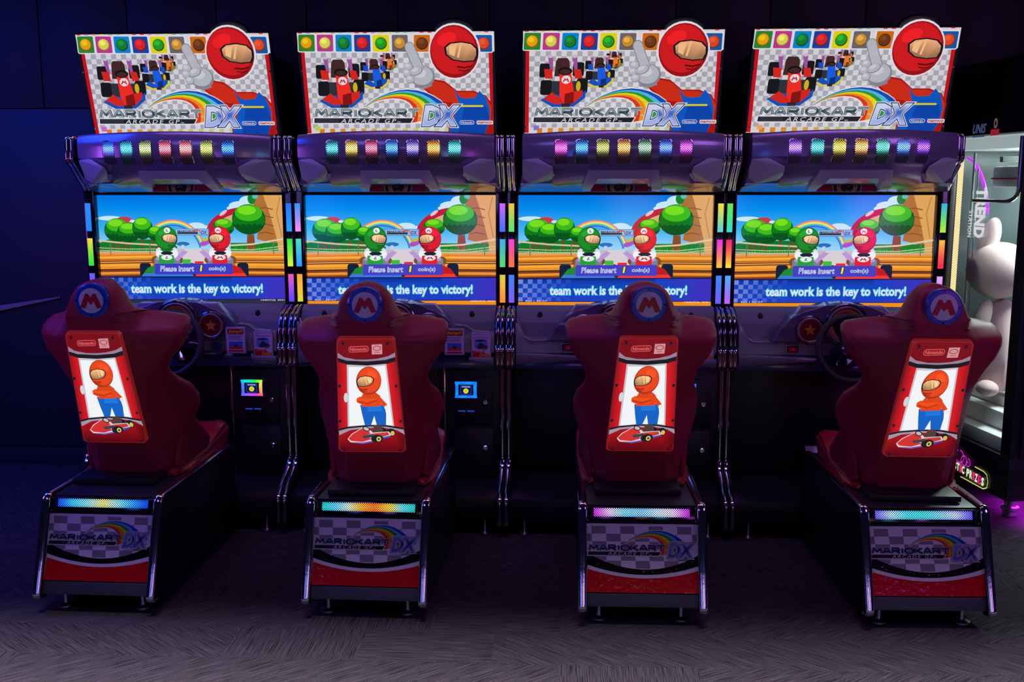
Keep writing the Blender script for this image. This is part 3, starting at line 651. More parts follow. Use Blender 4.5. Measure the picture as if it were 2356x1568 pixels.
def make_cabinet(i):
    t = thing('racing_cabinet', CAB_LABEL[i], 'arcade machine', (XC[i], YS, 0), 0, 'row of four racing arcade cabinets')
    # --- carcass
    def body():
        b = B(); b.box(-.548, .548, .03, .62, .10, 1.70, .006); b.prism([(.03, 1.70), (.50, 1.70), (.40, 2.36), (.02, 2.36), (0.03, 1.98)], 'x', -.44, .47, .006); return b
    part('cabinet_body', body, M_BLACK, t)
    def sidep():
        b = B(); b.prism([(.03, .84), (-.185, .84), (-.195, .34), (-.215, .30), (-.44, .19), (-.44, .055), (.60, .055), (.60, .84)], 'x', -.012, .012, .003); return b
    for x in (-.534, .534): part('side_panel', sidep, M_BLACK, t, loc=(x, 0, 0))
    def kick():
        b = B(); b.prism([(-.40, .075), (-.40, .185), (-.10, .24), (-.10, .075)], 'x', -.52, .52, .004); return b
    part('kick_plate', kick, M_BLACK, t)
    part('knee_panel', lambda: B().box(-.521, .24, -.06, .03, .24, .84, .003), M_BLACK, t)
    def trim():
        b = B(); b.tube([(0, -.188, .80), (0, -.198, .33), (0, -.225, .292), (0, -.446, .188), (0, -.446, .06)], .0075, 10, (1.5, 1), .02); return b
    for x in (-.534, .534): part('chrome_edge_trim', trim, M_CHROME, t, loc=(x, 0, 0))
    def foot(): return B().lathe([(.026, 0), (.03, .004), (.028, .009), (.010, .014), (.008, .018), (.008, .08)], (0, 0, 0))
    for x, y in ((-.445, -.385), (.458, -.385), (-.445, .5), (.458, .5)): part('levelling_foot', foot, M_STEEL, t, key='foot', loc=(x, y, 0))
    # --- pedals under the dash
    for x, w in ((-.07, .05), (.11, .04)):
        part('pedal', lambda w=w: B().prism([(-.20, .235), (-.19, .25), (-.10, .40), (-.112, .395)], 'x', -w, w, .002), M_STEEL, t, key='pedal%g' % w, loc=(x, 0, 0))
    # --- screen and its bezel
    def bezel():
        b = B(); b.box(-.548, -.4925, -.034, .03, 1.06, 1.70, .003); b.box(.4925, .548, -.034, .03, 1.06, 1.70, .003)
        b.box(-.4925, .4925, -.012, .03, 1.664, 1.70, .002); b.box(-.4925, .4925, -.012, .03, 1.05, 1.1035, .002); return b
    part('screen_bezel', bezel, M_BLACKG, t)
    key = 'screen0' if i == 0 else 'screen1'
    part('screen', lambda: screen_art(0 if i == 0 else 1), M_SCREEN, t, key=key, label='lit game screen showing two karts, a green and a red one, on a track' )
    for s in (0, 1):
        xs = (-.541, -.513) if s == 0 else (.513, .541)
        for k, (z0, z1) in enumerate(((1.622, 1.479), (1.441, 1.299), (1.259, 1.116))):
            ca, cb = LED_SIDE[i][s][k]; n = 8
            rows = [[(xs[0], -.0362, z0 + (z1 - z0) * j / n), (xs[1], -.0362, z0 + (z1 - z0) * j / n)] for j in range(n + 1)]
            cc = [[mixc(ca, cb, j / n)] * 2 for j in range(n + 1)]
            obj('side_light_strip', led_mesh('side_light_strip', rows, cc, M_STRIP), t)
    # --- marquee
    mb = part('marquee_box', marquee_box, M_MBOX, t)
    part('marquee_print', marquee_art, M_MARQ, mb)
    P = lambda u, v: Vector(MQ[0]) * (1 - u) * (1 - v) + Vector(MQ[1]) * u * (1 - v) + Vector(MQ[2]) * u * v + Vector(MQ[3]) * (1 - u) * v
    for u, v in ((.008, .36), (.99, .36), (.012, .93), (.988, .93)):
        c = P(u, v); part('marquee_screw', lambda: B().cyl((0, 0, 0), MQN * .004, .0048, .004, 12), M_STEEL, mb, loc=c + MQN * .0185)
    if True:
        A = Art((*MQ, MQN), [(165, 165), (1822, 150), (1822, 1005), (225, 1010)]); A.layer = 160
        A.rect(300, 936, 345, 975, NOTE[i]); obj('sticker', A.mesh('sticker', M_MARQ), mb, label='small square %s sticker' % ('pink', 'lime green', 'violet', 'orange')[i])
    # --- header
    hd = part('header_housing', header, M_HEAD, t)
    for k in range(7):
        x = -.277 + .0985 * k
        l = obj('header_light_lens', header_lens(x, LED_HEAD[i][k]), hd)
        part('lens_frame', lambda x=x: lens_frame(x), M_CHROME, hd, key='lf%d' % k)
    def wing(s):
        f = lambda x: HC + s * x
        b = B(); b.hull([(f(.482), -.236, 1.835), (f(.42), -.262, 1.842), (f(.40), -.268, 1.838), (f(.335), -.285, 1.800), (f(.330), -.255, 1.775), (f(.36), -.19, 1.735), (f(.482), -.14, 1.705), (f(.49), -.03, 1.70), (f(.42), -.03, 1.83)], .004); return b
    def wing2(s):
        f = lambda x: HC + s * x
        b = B(); b.hull([(f(.36), -.20, 1.740), (f(.33), -.235, 1.775), (f(.300), -.10, 1.705), (f(.29), -.056, 1.682), (f(.51), -.060, 1.680), (f(.505), -.10, 1.702), (f(.482), -.145, 1.712), (f(.5), .0, 1.70), (f(.35), .0, 1.72)], .003); return b
    for s in (-1, 1):
        part('header_wing', lambda s=s: wing(s), M_HEAD2, hd, key='wing%d' % s); part('header_lower_wing', lambda s=s: wing2(s), M_HEAD, hd, key='wingl%d' % s)
    def hood():
        b = B(); c = HC + .004
        O = [(c - .166, -.285, 1.784), (c + .166, -.285, 1.784), (c + .196, -.175, 1.700), (c + .190, -.11, 1.681), (c - .190, -.11, 1.681), (c - .196, -.175, 1.700)]
        I = [(c - .120, -.262, 1.744), (c + .120, -.262, 1.744), (c + .150, -.165, 1.694), (c + .146, -.11, 1.683), (c - .146, -.11, 1.683), (c - .150, -.165, 1.694)]
        Bk = [(x, y + .12, z + .02) for x, y, z in O]; Ib = [(x * .99, -.095, z) for x, y, z in I]
        vo = [b.bm.verts.new(p) for p in O]; vi = [b.bm.verts.new(p) for p in I]; vb = [b.bm.verts.new(p) for p in Bk]; vq = [b.bm.verts.new(p) for p in Ib]
        for k in range(6):
            j = (k + 1) % 6
            b.bm.faces.new((vo[k], vo[j], vi[j], vi[k])); b.bm.faces.new((vo[k], vb[k], vb[j], vo[j])); b.bm.faces.new((vi[k], vi[j], vq[j], vq[k]))
        b.bm.faces.new(vq); b.bm.faces.new(vb); return b
    hh = part('camera_hood', hood, M_HEAD2, hd)
    def plate():
        A = Art(((-.13, -.0, 1.748), (.15, -.0, 1.748), (.15, 0, 1.682), (-.13, 0, 1.682), (0, -1, 0)), [(-.13, 1.748), (.15, 1.748), (.15, 1.682), (-.13, 1.682)], step=.0002)
        A.clip = (-.13, 1.683, .15, 1.747); A.rect(-.13, 1.68, .15, 1.75, (170, 20, 40)); A.rect(-.06, 1.68, .09, 1.75, (24, 50, 150))
        for r, c in ((.072, (190, 150, 60)), (.065, (24, 20, 34)), (.05, (200, 160, 70)), (.031, (16, 14, 30)), (.022, (34, 24, 60))): A.ell(.014, 1.706, r, r * .92, c)
        for s in (-1, 1): A.poly([(.014 + s * .034, 1.706), (.014 + s * .042, 1.712), (.014 + s * .042, 1.700)], (24, 20, 34))
        return A.mesh('camera_plate', M_PRINT)
    part('camera_plate', plate, M_PRINT, hh if False else hd, loc=(0, -.150, 0)); part('camera_lens', lambda: B().sph((.014, 0, 1.704), .020, .012, .019), M_BLACKG, hd, loc=(0, -.152, 0))
    for s in (-1, 1):
        part('speaker_grille', lambda: B().hull([(-.032, -.145, 1.7165), (.028, -.145, 1.7165), (-.038, -.098, 1.7005), (.034, -.098, 1.7005), (-.038, -.09, 1.70), (.034, -.14, 1.71)]), M_BLACKG, hd, loc=(HC - .002 + s * .232, -.004, .0035))
    # --- end caps with chrome ribs
    def cap(s):
        b = B(); b.prism([(-.0, 1.95), (-.185, 1.95), (-.195, 1.935), (-.195, 1.835), (-.18, 1.825), (-.05, 1.712), (0, 1.70)], 'x', min(s * .500, s * .5485), max(s * .500, s * .5485), .004); return b
    def rib(): return B().tube([(0, -.08, 1.952), (0, -.196, 1.950), (0, -.204, 1.835), (0, -.176, 1.815), (0, -.058, 1.708), (0, -.04, 1.69)], .0085, 10, (1.1, 1), .012)
    for s in (-1, 1):
        part('header_end_cap', lambda s=s: cap(s), M_BLACKG, t, key='hcap%d' % s)
        for x in (.513, .535): part('header_chrome_rib', rib, M_CHROME, t, loc=(s * x, 0, 0))
    def capd(s):
        b = B(); b.prism([(-.0, 1.085), (-.10, 1.092), (-.19, 1.06), (-.225, 1.0), (-.232, .93), (-.240, .905), (-.240, .818), (-.20, .806), (0, .806)], 'x', min(s * .500, s * .5485), max(s * .500, s * .5485), .004); return b
    def ribd(): return B().tube([(0, -.045, 1.098), (0, -.10, 1.097), (0, -.19, 1.064), (0, -.228, 1.0), (0, -.236, .93)], .0085, 10, (1.1, 1), .03)
    def ribl(): return B().tube([(0, -.236, .925), (0, -.248, .905), (0, -.246, .822), (0, -.22, .808)], .0092, 10, (1.15, 1), .012)
    for s in (-1, 1):
        part('dash_end_cap', lambda s=s: capd(s), M_BLACKG, t, key='dcap%d' % s)
        for x in (.513, .535): part('dash_rib', ribd, M_DARKCHROME, t, loc=(s * x, 0, 0)); part('dash_rib', ribl, M_CHROME, t, key='ribl', loc=(s * x, 0, 0))
    # --- dashboard
    def dash():
        b = B(); b.prism([(-.034, 1.105), (-.085, 1.108), (-.13, 1.085), (-.165, 1.03), (-.178, .955), (-.20, .94), (-.215, .928), (-.215, .885), (-.20, .872), (-.034, .872)], 'x', -.498, .498, .006, 3); return b
    ds = part('dashboard', dash, M_DASHD, t)
    def frame():   # lower silver frame of the dashboard
        b = B(); b.prism([(-.498, .885), (-.498, 1.04), (-.468, 1.0), (-.455, .965), (-.43, .950), (-.35, .945), (-.31, .95), (-.20, 1.13), (.20, 1.13), (.29, 1.025), (.36, 1.02), (.39, .99), (.498, .99), (.498, .885)], 'y', -.236, -.18, .006, 3); return b
    part('dash_frame', frame, M_DASH, ds)
    def lip():
        b = B(); b.hull([(-.495, -.25, .886), (-.495, -.24, .826), (-.495, -.17, .82), (-.495, -.17, .888), (-.12, -.262, .872), (-.12, -.262, .862), (-.12, -.17, .85), (-.12, -.17, .888)], .004); return b
    part('dash_lip', lip, M_DASH, ds); 
    part('dash_lip', lambda: B().hull([(.37, -.262, .862), (.37, -.25, .838), (.496, -.262, .862), (.496, -.25, .822), (.37, -.18, .83), (.496, -.18, .82), (.37, -.18, .87), (.496, -.18, .87)], .004), M_DASH, ds, key='lip2')
    part('under_dash_tray', lambda: B().prism([(-.225, .806), (-.21, .874), (-.034, .874), (-.034, .80)], 'x', -.498, .498, .004), M_BLUEBLK, ds)
    def pod():
        L = [(-.345, .950), (-.30, 1.015), (-.25, 1.075), (-.19, 1.108), (-.12, 1.124), (-.09, 1.128), (-.05, 1.142), (.005, 1.147), (.06, 1.142), (.10, 1.128), (.14, 1.122), (.20, 1.104), (.255, 1.070), (.305, 1.015), (.345, .95)]
        b = B(); b.prism(L, 'y', -.262, -.12, .008, 3); return b
    pd = part('instrument_pod', pod, M_PODD, t)
    def rim(r, d=.006): return lambda: B().torus((0, 0, 0), r, d, n=48, m=10)
    def dial(kind):
        def f():
            A = Art(((-.1, 0, .1), (.1, 0, .1), (.1, 0, -.1), (-.1, 0, -.1), (0, -1, 0)), [(-.1, .1), (.1, .1), (.1, -.1), (-.1, -.1)], step=.0003)
            if kind == 'star':
                A.ell(0, 0, .056, .056, (150, 60, 42)); A.ell(0, 0, .049, .049, (104, 18, 26))
                A.poly([((.031 if k % 2 == 0 else .0135) * sin(2 * pi * k / 10), (.031 if k % 2 == 0 else .0135) * cos(2 * pi * k / 10)) for k in range(10)], (206, 128, 44))
            else:
                A.ell(0, 0, .084, .084, (60, 30, 60)); A.ell(0, 0, .079, .079, (190, 100, 44)); A.ell(0, 0, .066, .066, (130, 30, 34)); A.ell(0, 0, .056, .056, (40, 16, 30)); A.poly([(-.005, .02), (.045, .048), (.005, .012)], (210, 60, 50))
            return A.mesh('dial_face', M_PRINT)
        return f
    for x, z, r, k in ((-.160, 1.016, .066, 'star'), (.176, 1.020, .066, 'star'), (.008, 1.044, .1, 'big')):
        part('gauge', dial(k), M_PRINT, pd, key='dial' + k, loc=(x, -.270 if k == 'star' else -.285, z))
        part('gauge_ring', rim(r), M_DARKCHROME, pd, key='rim' + k, loc=(x, -.266 if k == 'star' else -.284, z)); part('gauge_ring', rim(r * .87, .005), M_DASH, pd, key='rim2' + k, loc=(x, -.268 if k == 'star' else -.286, z))
        if k == 'big': part('gauge_barrel', lambda: B().cyl((0, 0, 0), (0, .03, 0), .099, .104, 40), M_PODD, pd, loc=(x, -.284, z))
    for s in (-1, 1):
        part('dash_vent', lambda: B().sph((0, 0, 0), .014, .008, .024, 16), M_BLACKG, ds, loc=(s * .378, -.142, 1.062))
        part('dash_cord', lambda s=s: B().tube([(s * .345, -.236, .952), (s * .42, -.238, .948), (s * .455, -.238, .966), (s * .47, -.22, 1.0), (s * .492, -.19, 1.05)] if s < 0 else [(.30, -.236, 1.022), (.355, -.238, 1.022), (.385, -.238, .996), (.47, -.236, .994)], .004, 8, fillet=.03), M_DASH, ds, key='cord%d' % s)
    # emblem button, round button, instruction cards
    eb = part('emblem_button', lambda: B().box(-.034, .034, -.012, .004, -.023, .023, .004), M_DASH, t, loc=(-.236, -.238, .919))
    def ebf():
        A = Art(((-.03, 0, .02), (.03, 0, .02), (.03, 0, -.02), (-.03, 0, -.02), (0, -1, 0)), [(-30, -20), (30, -20), (30, 20), (-30, 20)]); A.rrect(-28, -17, 28, 17, 4, (16, 14, 20)); A.rrect(-20, -13, 22, 13, 3, (190, 20, 40)); emblem_m(A, 1, 0, 16, 12, (220, 150, 190)); return A.mesh('button_face', M_PRINT)
    part('button_face', ebf, M_PRINT, eb, loc=(0, -.0125, 0))
    rb = part('view_button', lambda: B().lathe([(.036, .004), (.036, -.006), (.032, -.010), (.029, -.006)], (0, 0, 0), 'y'), M_DASH, t, loc=(.195, -.238, .907)); part('button_cap', lambda: B().lathe([(.027, 0), (.027, -.008), (.022, -.012)], (0, 0, 0), 'y'), M_BLUEBLK, rb, loc=(0, -.002, 0))
    def card(k):
        def f():
            A = Art(((-.047, 0, .064), (.047, 0, .064), (.047, 0, -.064), (-.047, 0, -.064), (0, -1, 0)), [(0, 0), (94, 0), (94, 128), (0, 128)])
            A.rrect(1, 1, 93, 127, 6, (200, 176, 216))
            if k == 0:
                A.rect(6, 6, 88, 34, (150, 20, 30)); A.text('Jump!!', (9, 10, 84, 31), (236, 190, 40), off=.03, shear=.25)
                for y in range(40, 64, 5): A.rect(8, y, 84 - (y % 3) * 6, y + 1.6, (90, 60, 120), .02)
                A.layer += 1; A.rect(12, 70, 82, 108, (50, 110, 200)); A.poly([(12, 100), (40, 88), (82, 96), (82, 108), (12, 108)], (190, 60, 40)); A.poly([(34, 96), (42, 82), (52, 84), (60, 96)], (70, 30, 60)); A.rect(8, 113, 86, 122, (170, 40, 50))
            else:
                for y in (9, 22, 27): A.rect(8, y, 84, y + 2, (120, 80, 150), .02)
                A.layer += 1; A.rrect(14, 34, 78, 84, 16, (90, 140, 210)); A.poly([(10, 40), (50, 34), (80, 42), (40, 46)], (30, 40, 90)); A.poly([(26, 70), (44, 50), (56, 56), (84, 74), (70, 84), (34, 82)], (60, 40, 70)); A.poly([(40, 80), (84, 74), (70, 88)], (60, 120, 80))
                A.poly([(4, 92), (90, 108), (90, 124), (4, 124)], (170, 24, 30)); A.text('Jump&', (8, 88, 66, 106), (220, 110, 70), off=.04, shear=.25); A.text('Drift', (38, 104, 88, 122), (230, 160, 60), off=.04, shear=.25)
            return A.mesh('card_print', M_PRINT)
        return f
    for k, (x, z) in enumerate(((.301, .947), (.432, .927))):
        cb = part('instruction_card', lambda: B().box(-.051, .051, -.006, .002, -.068, .068, .003), M_DASH, t, key='cardb', loc=(x, -.268 if k == 0 else -.244, z)); part('card_print', card(k), M_PRINT, cb, key='card%d' % k, loc=(0, -.0063, 0))
    # --- coin door column
    def column():
        b = B(); b.box(.243, .521, -.178, .03, .20, .806, .003); return b
    cl = part('coin_column', column, M_BLACK, t)
    part('column_trim', lambda: B().box(.232, .243, -.186, .0, .205, .806, .002), M_CHROME, t)
    for z0, z1 in ((.500, .752), (.235, .488)): part('coin_door', lambda z0=z0, z1=z1: B().box(.292, .486, -.186, -.178, z0, z1, .004), M_BLACK, cl, key='door%g' % z0)
    for z in (.624, .385): part('door_lock', lambda: B().lathe([(.013, .004), (.013, -.006), (.010, -.009), (.006, -.009), (.0055, -.004)], (0, 0, 0), 'y'), M_CHROME, cl, loc=(.447, -.186, z))
    for x in (.327, .372): part('coin_slot', lambda: B().box(-.018, .018, -.006, .002, -.028, .0, .002), M_BLACKG, cl, loc=(x, -.187, .575)); 
    for x in (.327, .372): part('slot_light', lambda: B().box(-.018, .018, -.007, .001, .001, .004, .0005), M_SLOT, cl, loc=(x, -.187, .575))
    rd = part('card_reader', lambda: B().prism([(-.052, -.040), (.052, -.040), (.058, -.03), (.052, -.022), (.052, .022), (.06, .03), (.052, .040), (-.052, .040), (-.06, .03), (-.052, .022), (-.052, -.022), (-.058, -.03)], 'y', -.016, .002, .003), M_BLACKG, t, loc=(.350, -.187, .690))
    hues = [(60, 120, 255), (0, 190, 255), (20, 215, 190), (30, 215, 60), (170, 230, 60), (225, 200, 70), (250, 140, 90), (225, 90, 110), (215, 50, 210), (150, 80, 255), (95, 95, 255), (70, 90, 255)] if i == 0 else [(10, 110 + 30 * (k % 2), 255) for k in range(12)]
    ring = [(-.046, .0), (-.046, .020), (-.049, .036), (-.02, .037), (.02, .037), (.049, .036), (.047, .018), (.047, -.018), (.049, -.036), (.02, -.036), (-.02, -.036), (-.049, -.036), (-.046, -.018)]
    order = [0, 0, 1, 2, 3, 4, 5, 6, 7, 8, 9, 10, 11]
    A = Art(((-.06, 0, .045), (.06, 0, .045), (.06, 0, -.045), (-.06, 0, -.045), (0, -1, 0)), [(-.06, .045), (.06, .045), (.06, -.045), (-.06, -.045)])
    n = len(ring)
    for k in range(n):
        p, q = ring[k], ring[(k + 1) % n]; c0, c1 = hues[order[k]], hues[order[(k + 1) % n]]; sc = lambda v, f: (v[0] * f, v[1] * (f if f > .9 else f * .93))
        nn = len(A.V); quad = [sc(p, 1.16), sc(q, 1.16), sc(q, .80), sc(p, .80)]; A.V += [tuple(A.P(*w)) for w in quad]; A.F.append((nn, nn + 1, nn + 2, nn + 3)); A.C += [lin(c0), lin(c1), lin(c1), lin(c0)]
    obj('reader_glow_ring', A.mesh('reader_glow_ring', M_GLOW), rd, (0, -.0165, 0))
    def rdisp():
        A = Art(((-.04, 0, .03), (.04, 0, .03), (.04, 0, -.03), (-.04, 0, -.03), (0, -1, 0)), [(0, 0), (80, 0), (80, 60), (0, 60)])
        A.rrect(2, 2, 78, 58, 4, (6, 8, 26)); A.rrect(13, 7, 67, 53, 3, (60, 110, 235)); A.rrect(14.2, 8.2, 65.8, 51.8, 2.5, (4, 18, 96)); A.text('TAP YOUR CARD', (19, 11.5, 61, 17), (220, 235, 255), off=.04)
        A.ell(40, 35, 13, 13, (238, 226, 30)); A.text('AREA', (33, 28, 47, 32.5), (120, 110, 10), off=.02); A.text('HERE', (32.5, 36, 47.5, 41), (120, 110, 10), off=.02); return A.mesh('reader_display', M_READ)
    part('reader_display', rdisp, M_READ, rd, loc=(0, -.0175, 0))
    # --- steering wheel
    wt = .32
    sw = obj('steering_wheel', wheel_rim(), t, (.010, -.385, .945), (-wt, 0, 0))
    part('wheel_hub', lambda: B().lathe([(.058, .03), (.058, .0), (.050, -.014), (.036, -.020), (.012, -.022)], (0, 0, 0), 'y', 32), M_WHUB, sw)
    part('wheel_emblem', lambda: B().lathe([(.034, -.018), (.034, -.023), (.028, -.026), (.006, -.027)], (0, 0, 0), 'y', 32), M_WRED, sw)
    for a in (90, 210, 330): part('wheel_spoke', lambda: B().hull([(-.03, -.006, .04), (.03, -.006, .04), (-.016, -.006, .146), (.016, -.006, .146), (-.03, .008, .04), (.03, .008, .04), (-.016, .008, .146), (.016, .008, .146)], .003), M_BLACKG, sw, rot=(0, math.radians(a), 0))
    for a in (30, 150, 270): part('wheel_bolt', lambda: B().cyl((0, -.012, .046), (0, -.020, .046), .007, .006, 12), M_STEEL, sw, rot=(0, math.radians(a), 0))
    for s in (-1, 1): part('wheel_paddle', lambda: B().hull([(-.02, .01, -.03), (.02, .01, -.03), (-.012, .01, -.1), (.012, .01, -.1), (0, .016, -.11), (-.02, .016, -.03)], .002), M_CHROME, sw, rot=(0, math.radians(40 * s), 0))
    part('steering_column', lambda: B().cyl((0, .02, 0), (0, .20, 0.0), .05, .07, 24), M_BLACKG, sw)
    return t
WR = []
def wheel_rim():
    if not WR: WR.append(B().torus((0, 0, 0), .156, .0165, n=56, m=14).mesh('steering_wheel')); WR[0].materials.append(M_RUB)
    return WR[0]
M_MBOX = mat('black_textured_box', (0.012, 0.012, 0.018), 0.4, bump=0.4, bscale=400, noise=.3)
M_DARKCHROME = mat('smoked_chrome', (0.30, 0.30, 0.36), 0.14, 1.0, bump=0.2, bscale=30)
M_PODD = mat('dark_violet_plastic', (0.10, 0.08, 0.16), 0.28, 0.2, coat=0.5, noise=.05, bscale=50)
M_BLUEBLK = mat('dark_blue_plastic', (0.02, 0.05, 0.14), 0.25, coat=.4, noise=.05, bscale=50)
M_WHUB = mat('smoked_hub_plastic', (0.06, 0.05, 0.08), 0.2, .6, noise=.1, bscale=90)
M_WRED = mat('translucent_red_cap', (0.8, 0.03, 0.08), 0.15, coat=.5, noise=.05, bscale=90)
M_SLOT = mat('slot_light', (0.02, 0.05, 0.3), 0.3, emit=(0.03, 0.10, 0.8), es=.7)
M_GLOW = attr_mat('reader_glow', es=1.25, base=.1, rough=.4)

# ---------------------------------------------------------------- seats
HW = [(.474, .170, -1.03), (.505, .176, -1.035), (.565, .190, -1.03), (.655, .230, -.985), (.70, .248, -.955), (.745, .261, -.94), (.796, .264, -.955), (.852, .252, -1.01), (.897, .228, -1.09), (.93, .219, -1.14), (.958, .221, -1.165), (1.002, .243, -1.175), (1.04, .275, -1.172),
      (1.09, .297, -1.165), (1.135, .304, -1.155), (1.155, .300, -1.148), (1.170, .285, -1.150), (1.178, .255, -1.165), (1.188, .215, -1.185), (1.198, .170, -1.215), (1.208, .142, -1.235), (1.220, .126, -1.25), (1.243, .114, -1.262), (1.27, .103, -1.265), (1.295, .089, -1.26), (1.312, .075, -1.252), (1.326, .055, -1.24), (1.335, .032, -1.225), (1.339, .010, -1.21)]
YB = [(.474, -1.075), (.55, -1.10), (.64, -1.146), (.90, -1.232), (1.128, -1.309), (1.20, -1.316), (1.262, -1.304), (1.29, -1.292), (1.312, -1.276), (1.328, -1.255), (1.339, -1.225)]
SCX = .063
def interp(tab, z, k=1):
    for a, b in zip(tab, tab[1:]):
        if z <= b[0]: f = (z - a[0]) / (b[0] - a[0]); return a[k] + (b[k] - a[k]) * f
    return tab[-1][k]
def backrest():
    b = B(); rings = []; zs = []
    for a, c in zip(HW, HW[1:]):
        n = 3 if c[0] - a[0] > .03 else 2
        for k in range(n): zs.append(a[0] + (c[0] - a[0]) * k / n)
    zs.append(HW[-1][0]); rings = []
    for z in zs:
        w = interp(HW, z); ye = interp(HW, z, 2); yb = interp(YB, z); flat = min(w * .72, .110 + .04 * max(0, (.9 - z)))
        if z > 1.10: flat = min(flat, .110)
        if z > 1.19: flat = min(.105, w * .80)
        th = .085 + .045 * min(1, max(0, (z - .96) / .12)) * (1 if z < 1.18 else max(0, 1 - (z - 1.18) / .04)); th = th if z < 1.3 else th * .8
        ring = []; N = 24
        def back(u, pk=1):      # u -1..1
            x = u * w; ax = abs(x)
            if ax <= flat: return yb
            pk = pk
            push = .085 * min(1, max(0, (z - 1.115) / .07)) * min(1, max(0, (ax - .105) / .045)) if z < 1.205 else 0
            t = (ax - flat) / max(1e-4, w - flat); step = .014 * min(1, t * 5) if z < 1.19 else 0
            return yb + step + (ye - yb - .014 * (z < 1.19)) * (t ** 1.25) + push * pk
        us = [-1 + 2 * k / N for k in range(N + 1)]; us = [math.copysign(abs(u) ** .8, u) for u in us]
        rb = .02 if w > .06 else w * .3
        for u in us:
            x = u * (w); y = back(u)
            if abs(u) > .97: y += .012
            ring.append((SCX + x, y, z))
        fr = [(SCX + u * (w - .008 * abs(u)), max(back(u, 0) + th * (1 - .12 * abs(u)), interp(YB, z) + .07) if abs(u) < .55 else back(u, 0) + th, z + 0) for u in reversed(us)]
        ring += [(SCX + w + .004, (back(1) + back(1, 0) + th) * .5 + .004, z)] + fr + [(SCX - w - .004, (back(1) + back(1, 0) + th) * .5 + .004, z)]
        rings.append(ring)
    V = [[b.bm.verts.new(p) for p in r] for r in rings]; n = len(V[0])
    for A, C in zip(V, V[1:]):
        for i in range(n): b.bm.faces.new((A[i], A[(i + 1) % n], C[(i + 1) % n], C[i]))
    b.bm.faces.new(V[0]); b.bm.faces.new(V[-1]); return b
def cushion():
    b = B()
    prof = [(-1.05, .49, .20), (-.95, .50, .235), (-.80, .515, .238), (-.62, .565, .236), (-.52, .585, .232), (-.455, .575, .226), (-.435, .55, .222)]
    rows = []
    for y, z, w in prof:
        r = []
        for k in range(17):
            u = -1 + 2 * k / 16; r.append((SCX + u * w, y, z - .035 * (1 - abs(u)) ** .8 * (1 if y < -.5 else .6) - (.022 * max(0, abs(u) - .9) * 10) ** 1))
        rows.append(r)
    V = b.grid(rows)
    rows2 = [[(p[0], p[1] + (.0 if y > -.5 else 0), .462) for p in r] for r, (y, z, w) in zip(rows, prof)]
    V2 = [[b.bm.verts.new(p) for p in r] for r in rows2]
    for j in range(len(V) - 1):
        for i in (0, 16): b.bm.faces.new((V[j][i], V[j + 1][i], V2[j + 1][i], V2[j][i]))
    for j in (0, len(V) - 1):
        for i in range(16): b.bm.faces.new((V[j][i], V[j][i + 1], V2[j][i + 1], V2[j][i]))
    return b
PN = [Vector((-.038, -1.331, 1.131)), Vector((.183, -1.331, 1.131)), Vector((.196, -1.166, .640)), Vector((-.075, -1.166, .640))]
PNN = (PN[1] - PN[0]).cross(PN[3] - PN[0]).normalized()
if PNN.y > 0: PNN = -PNN
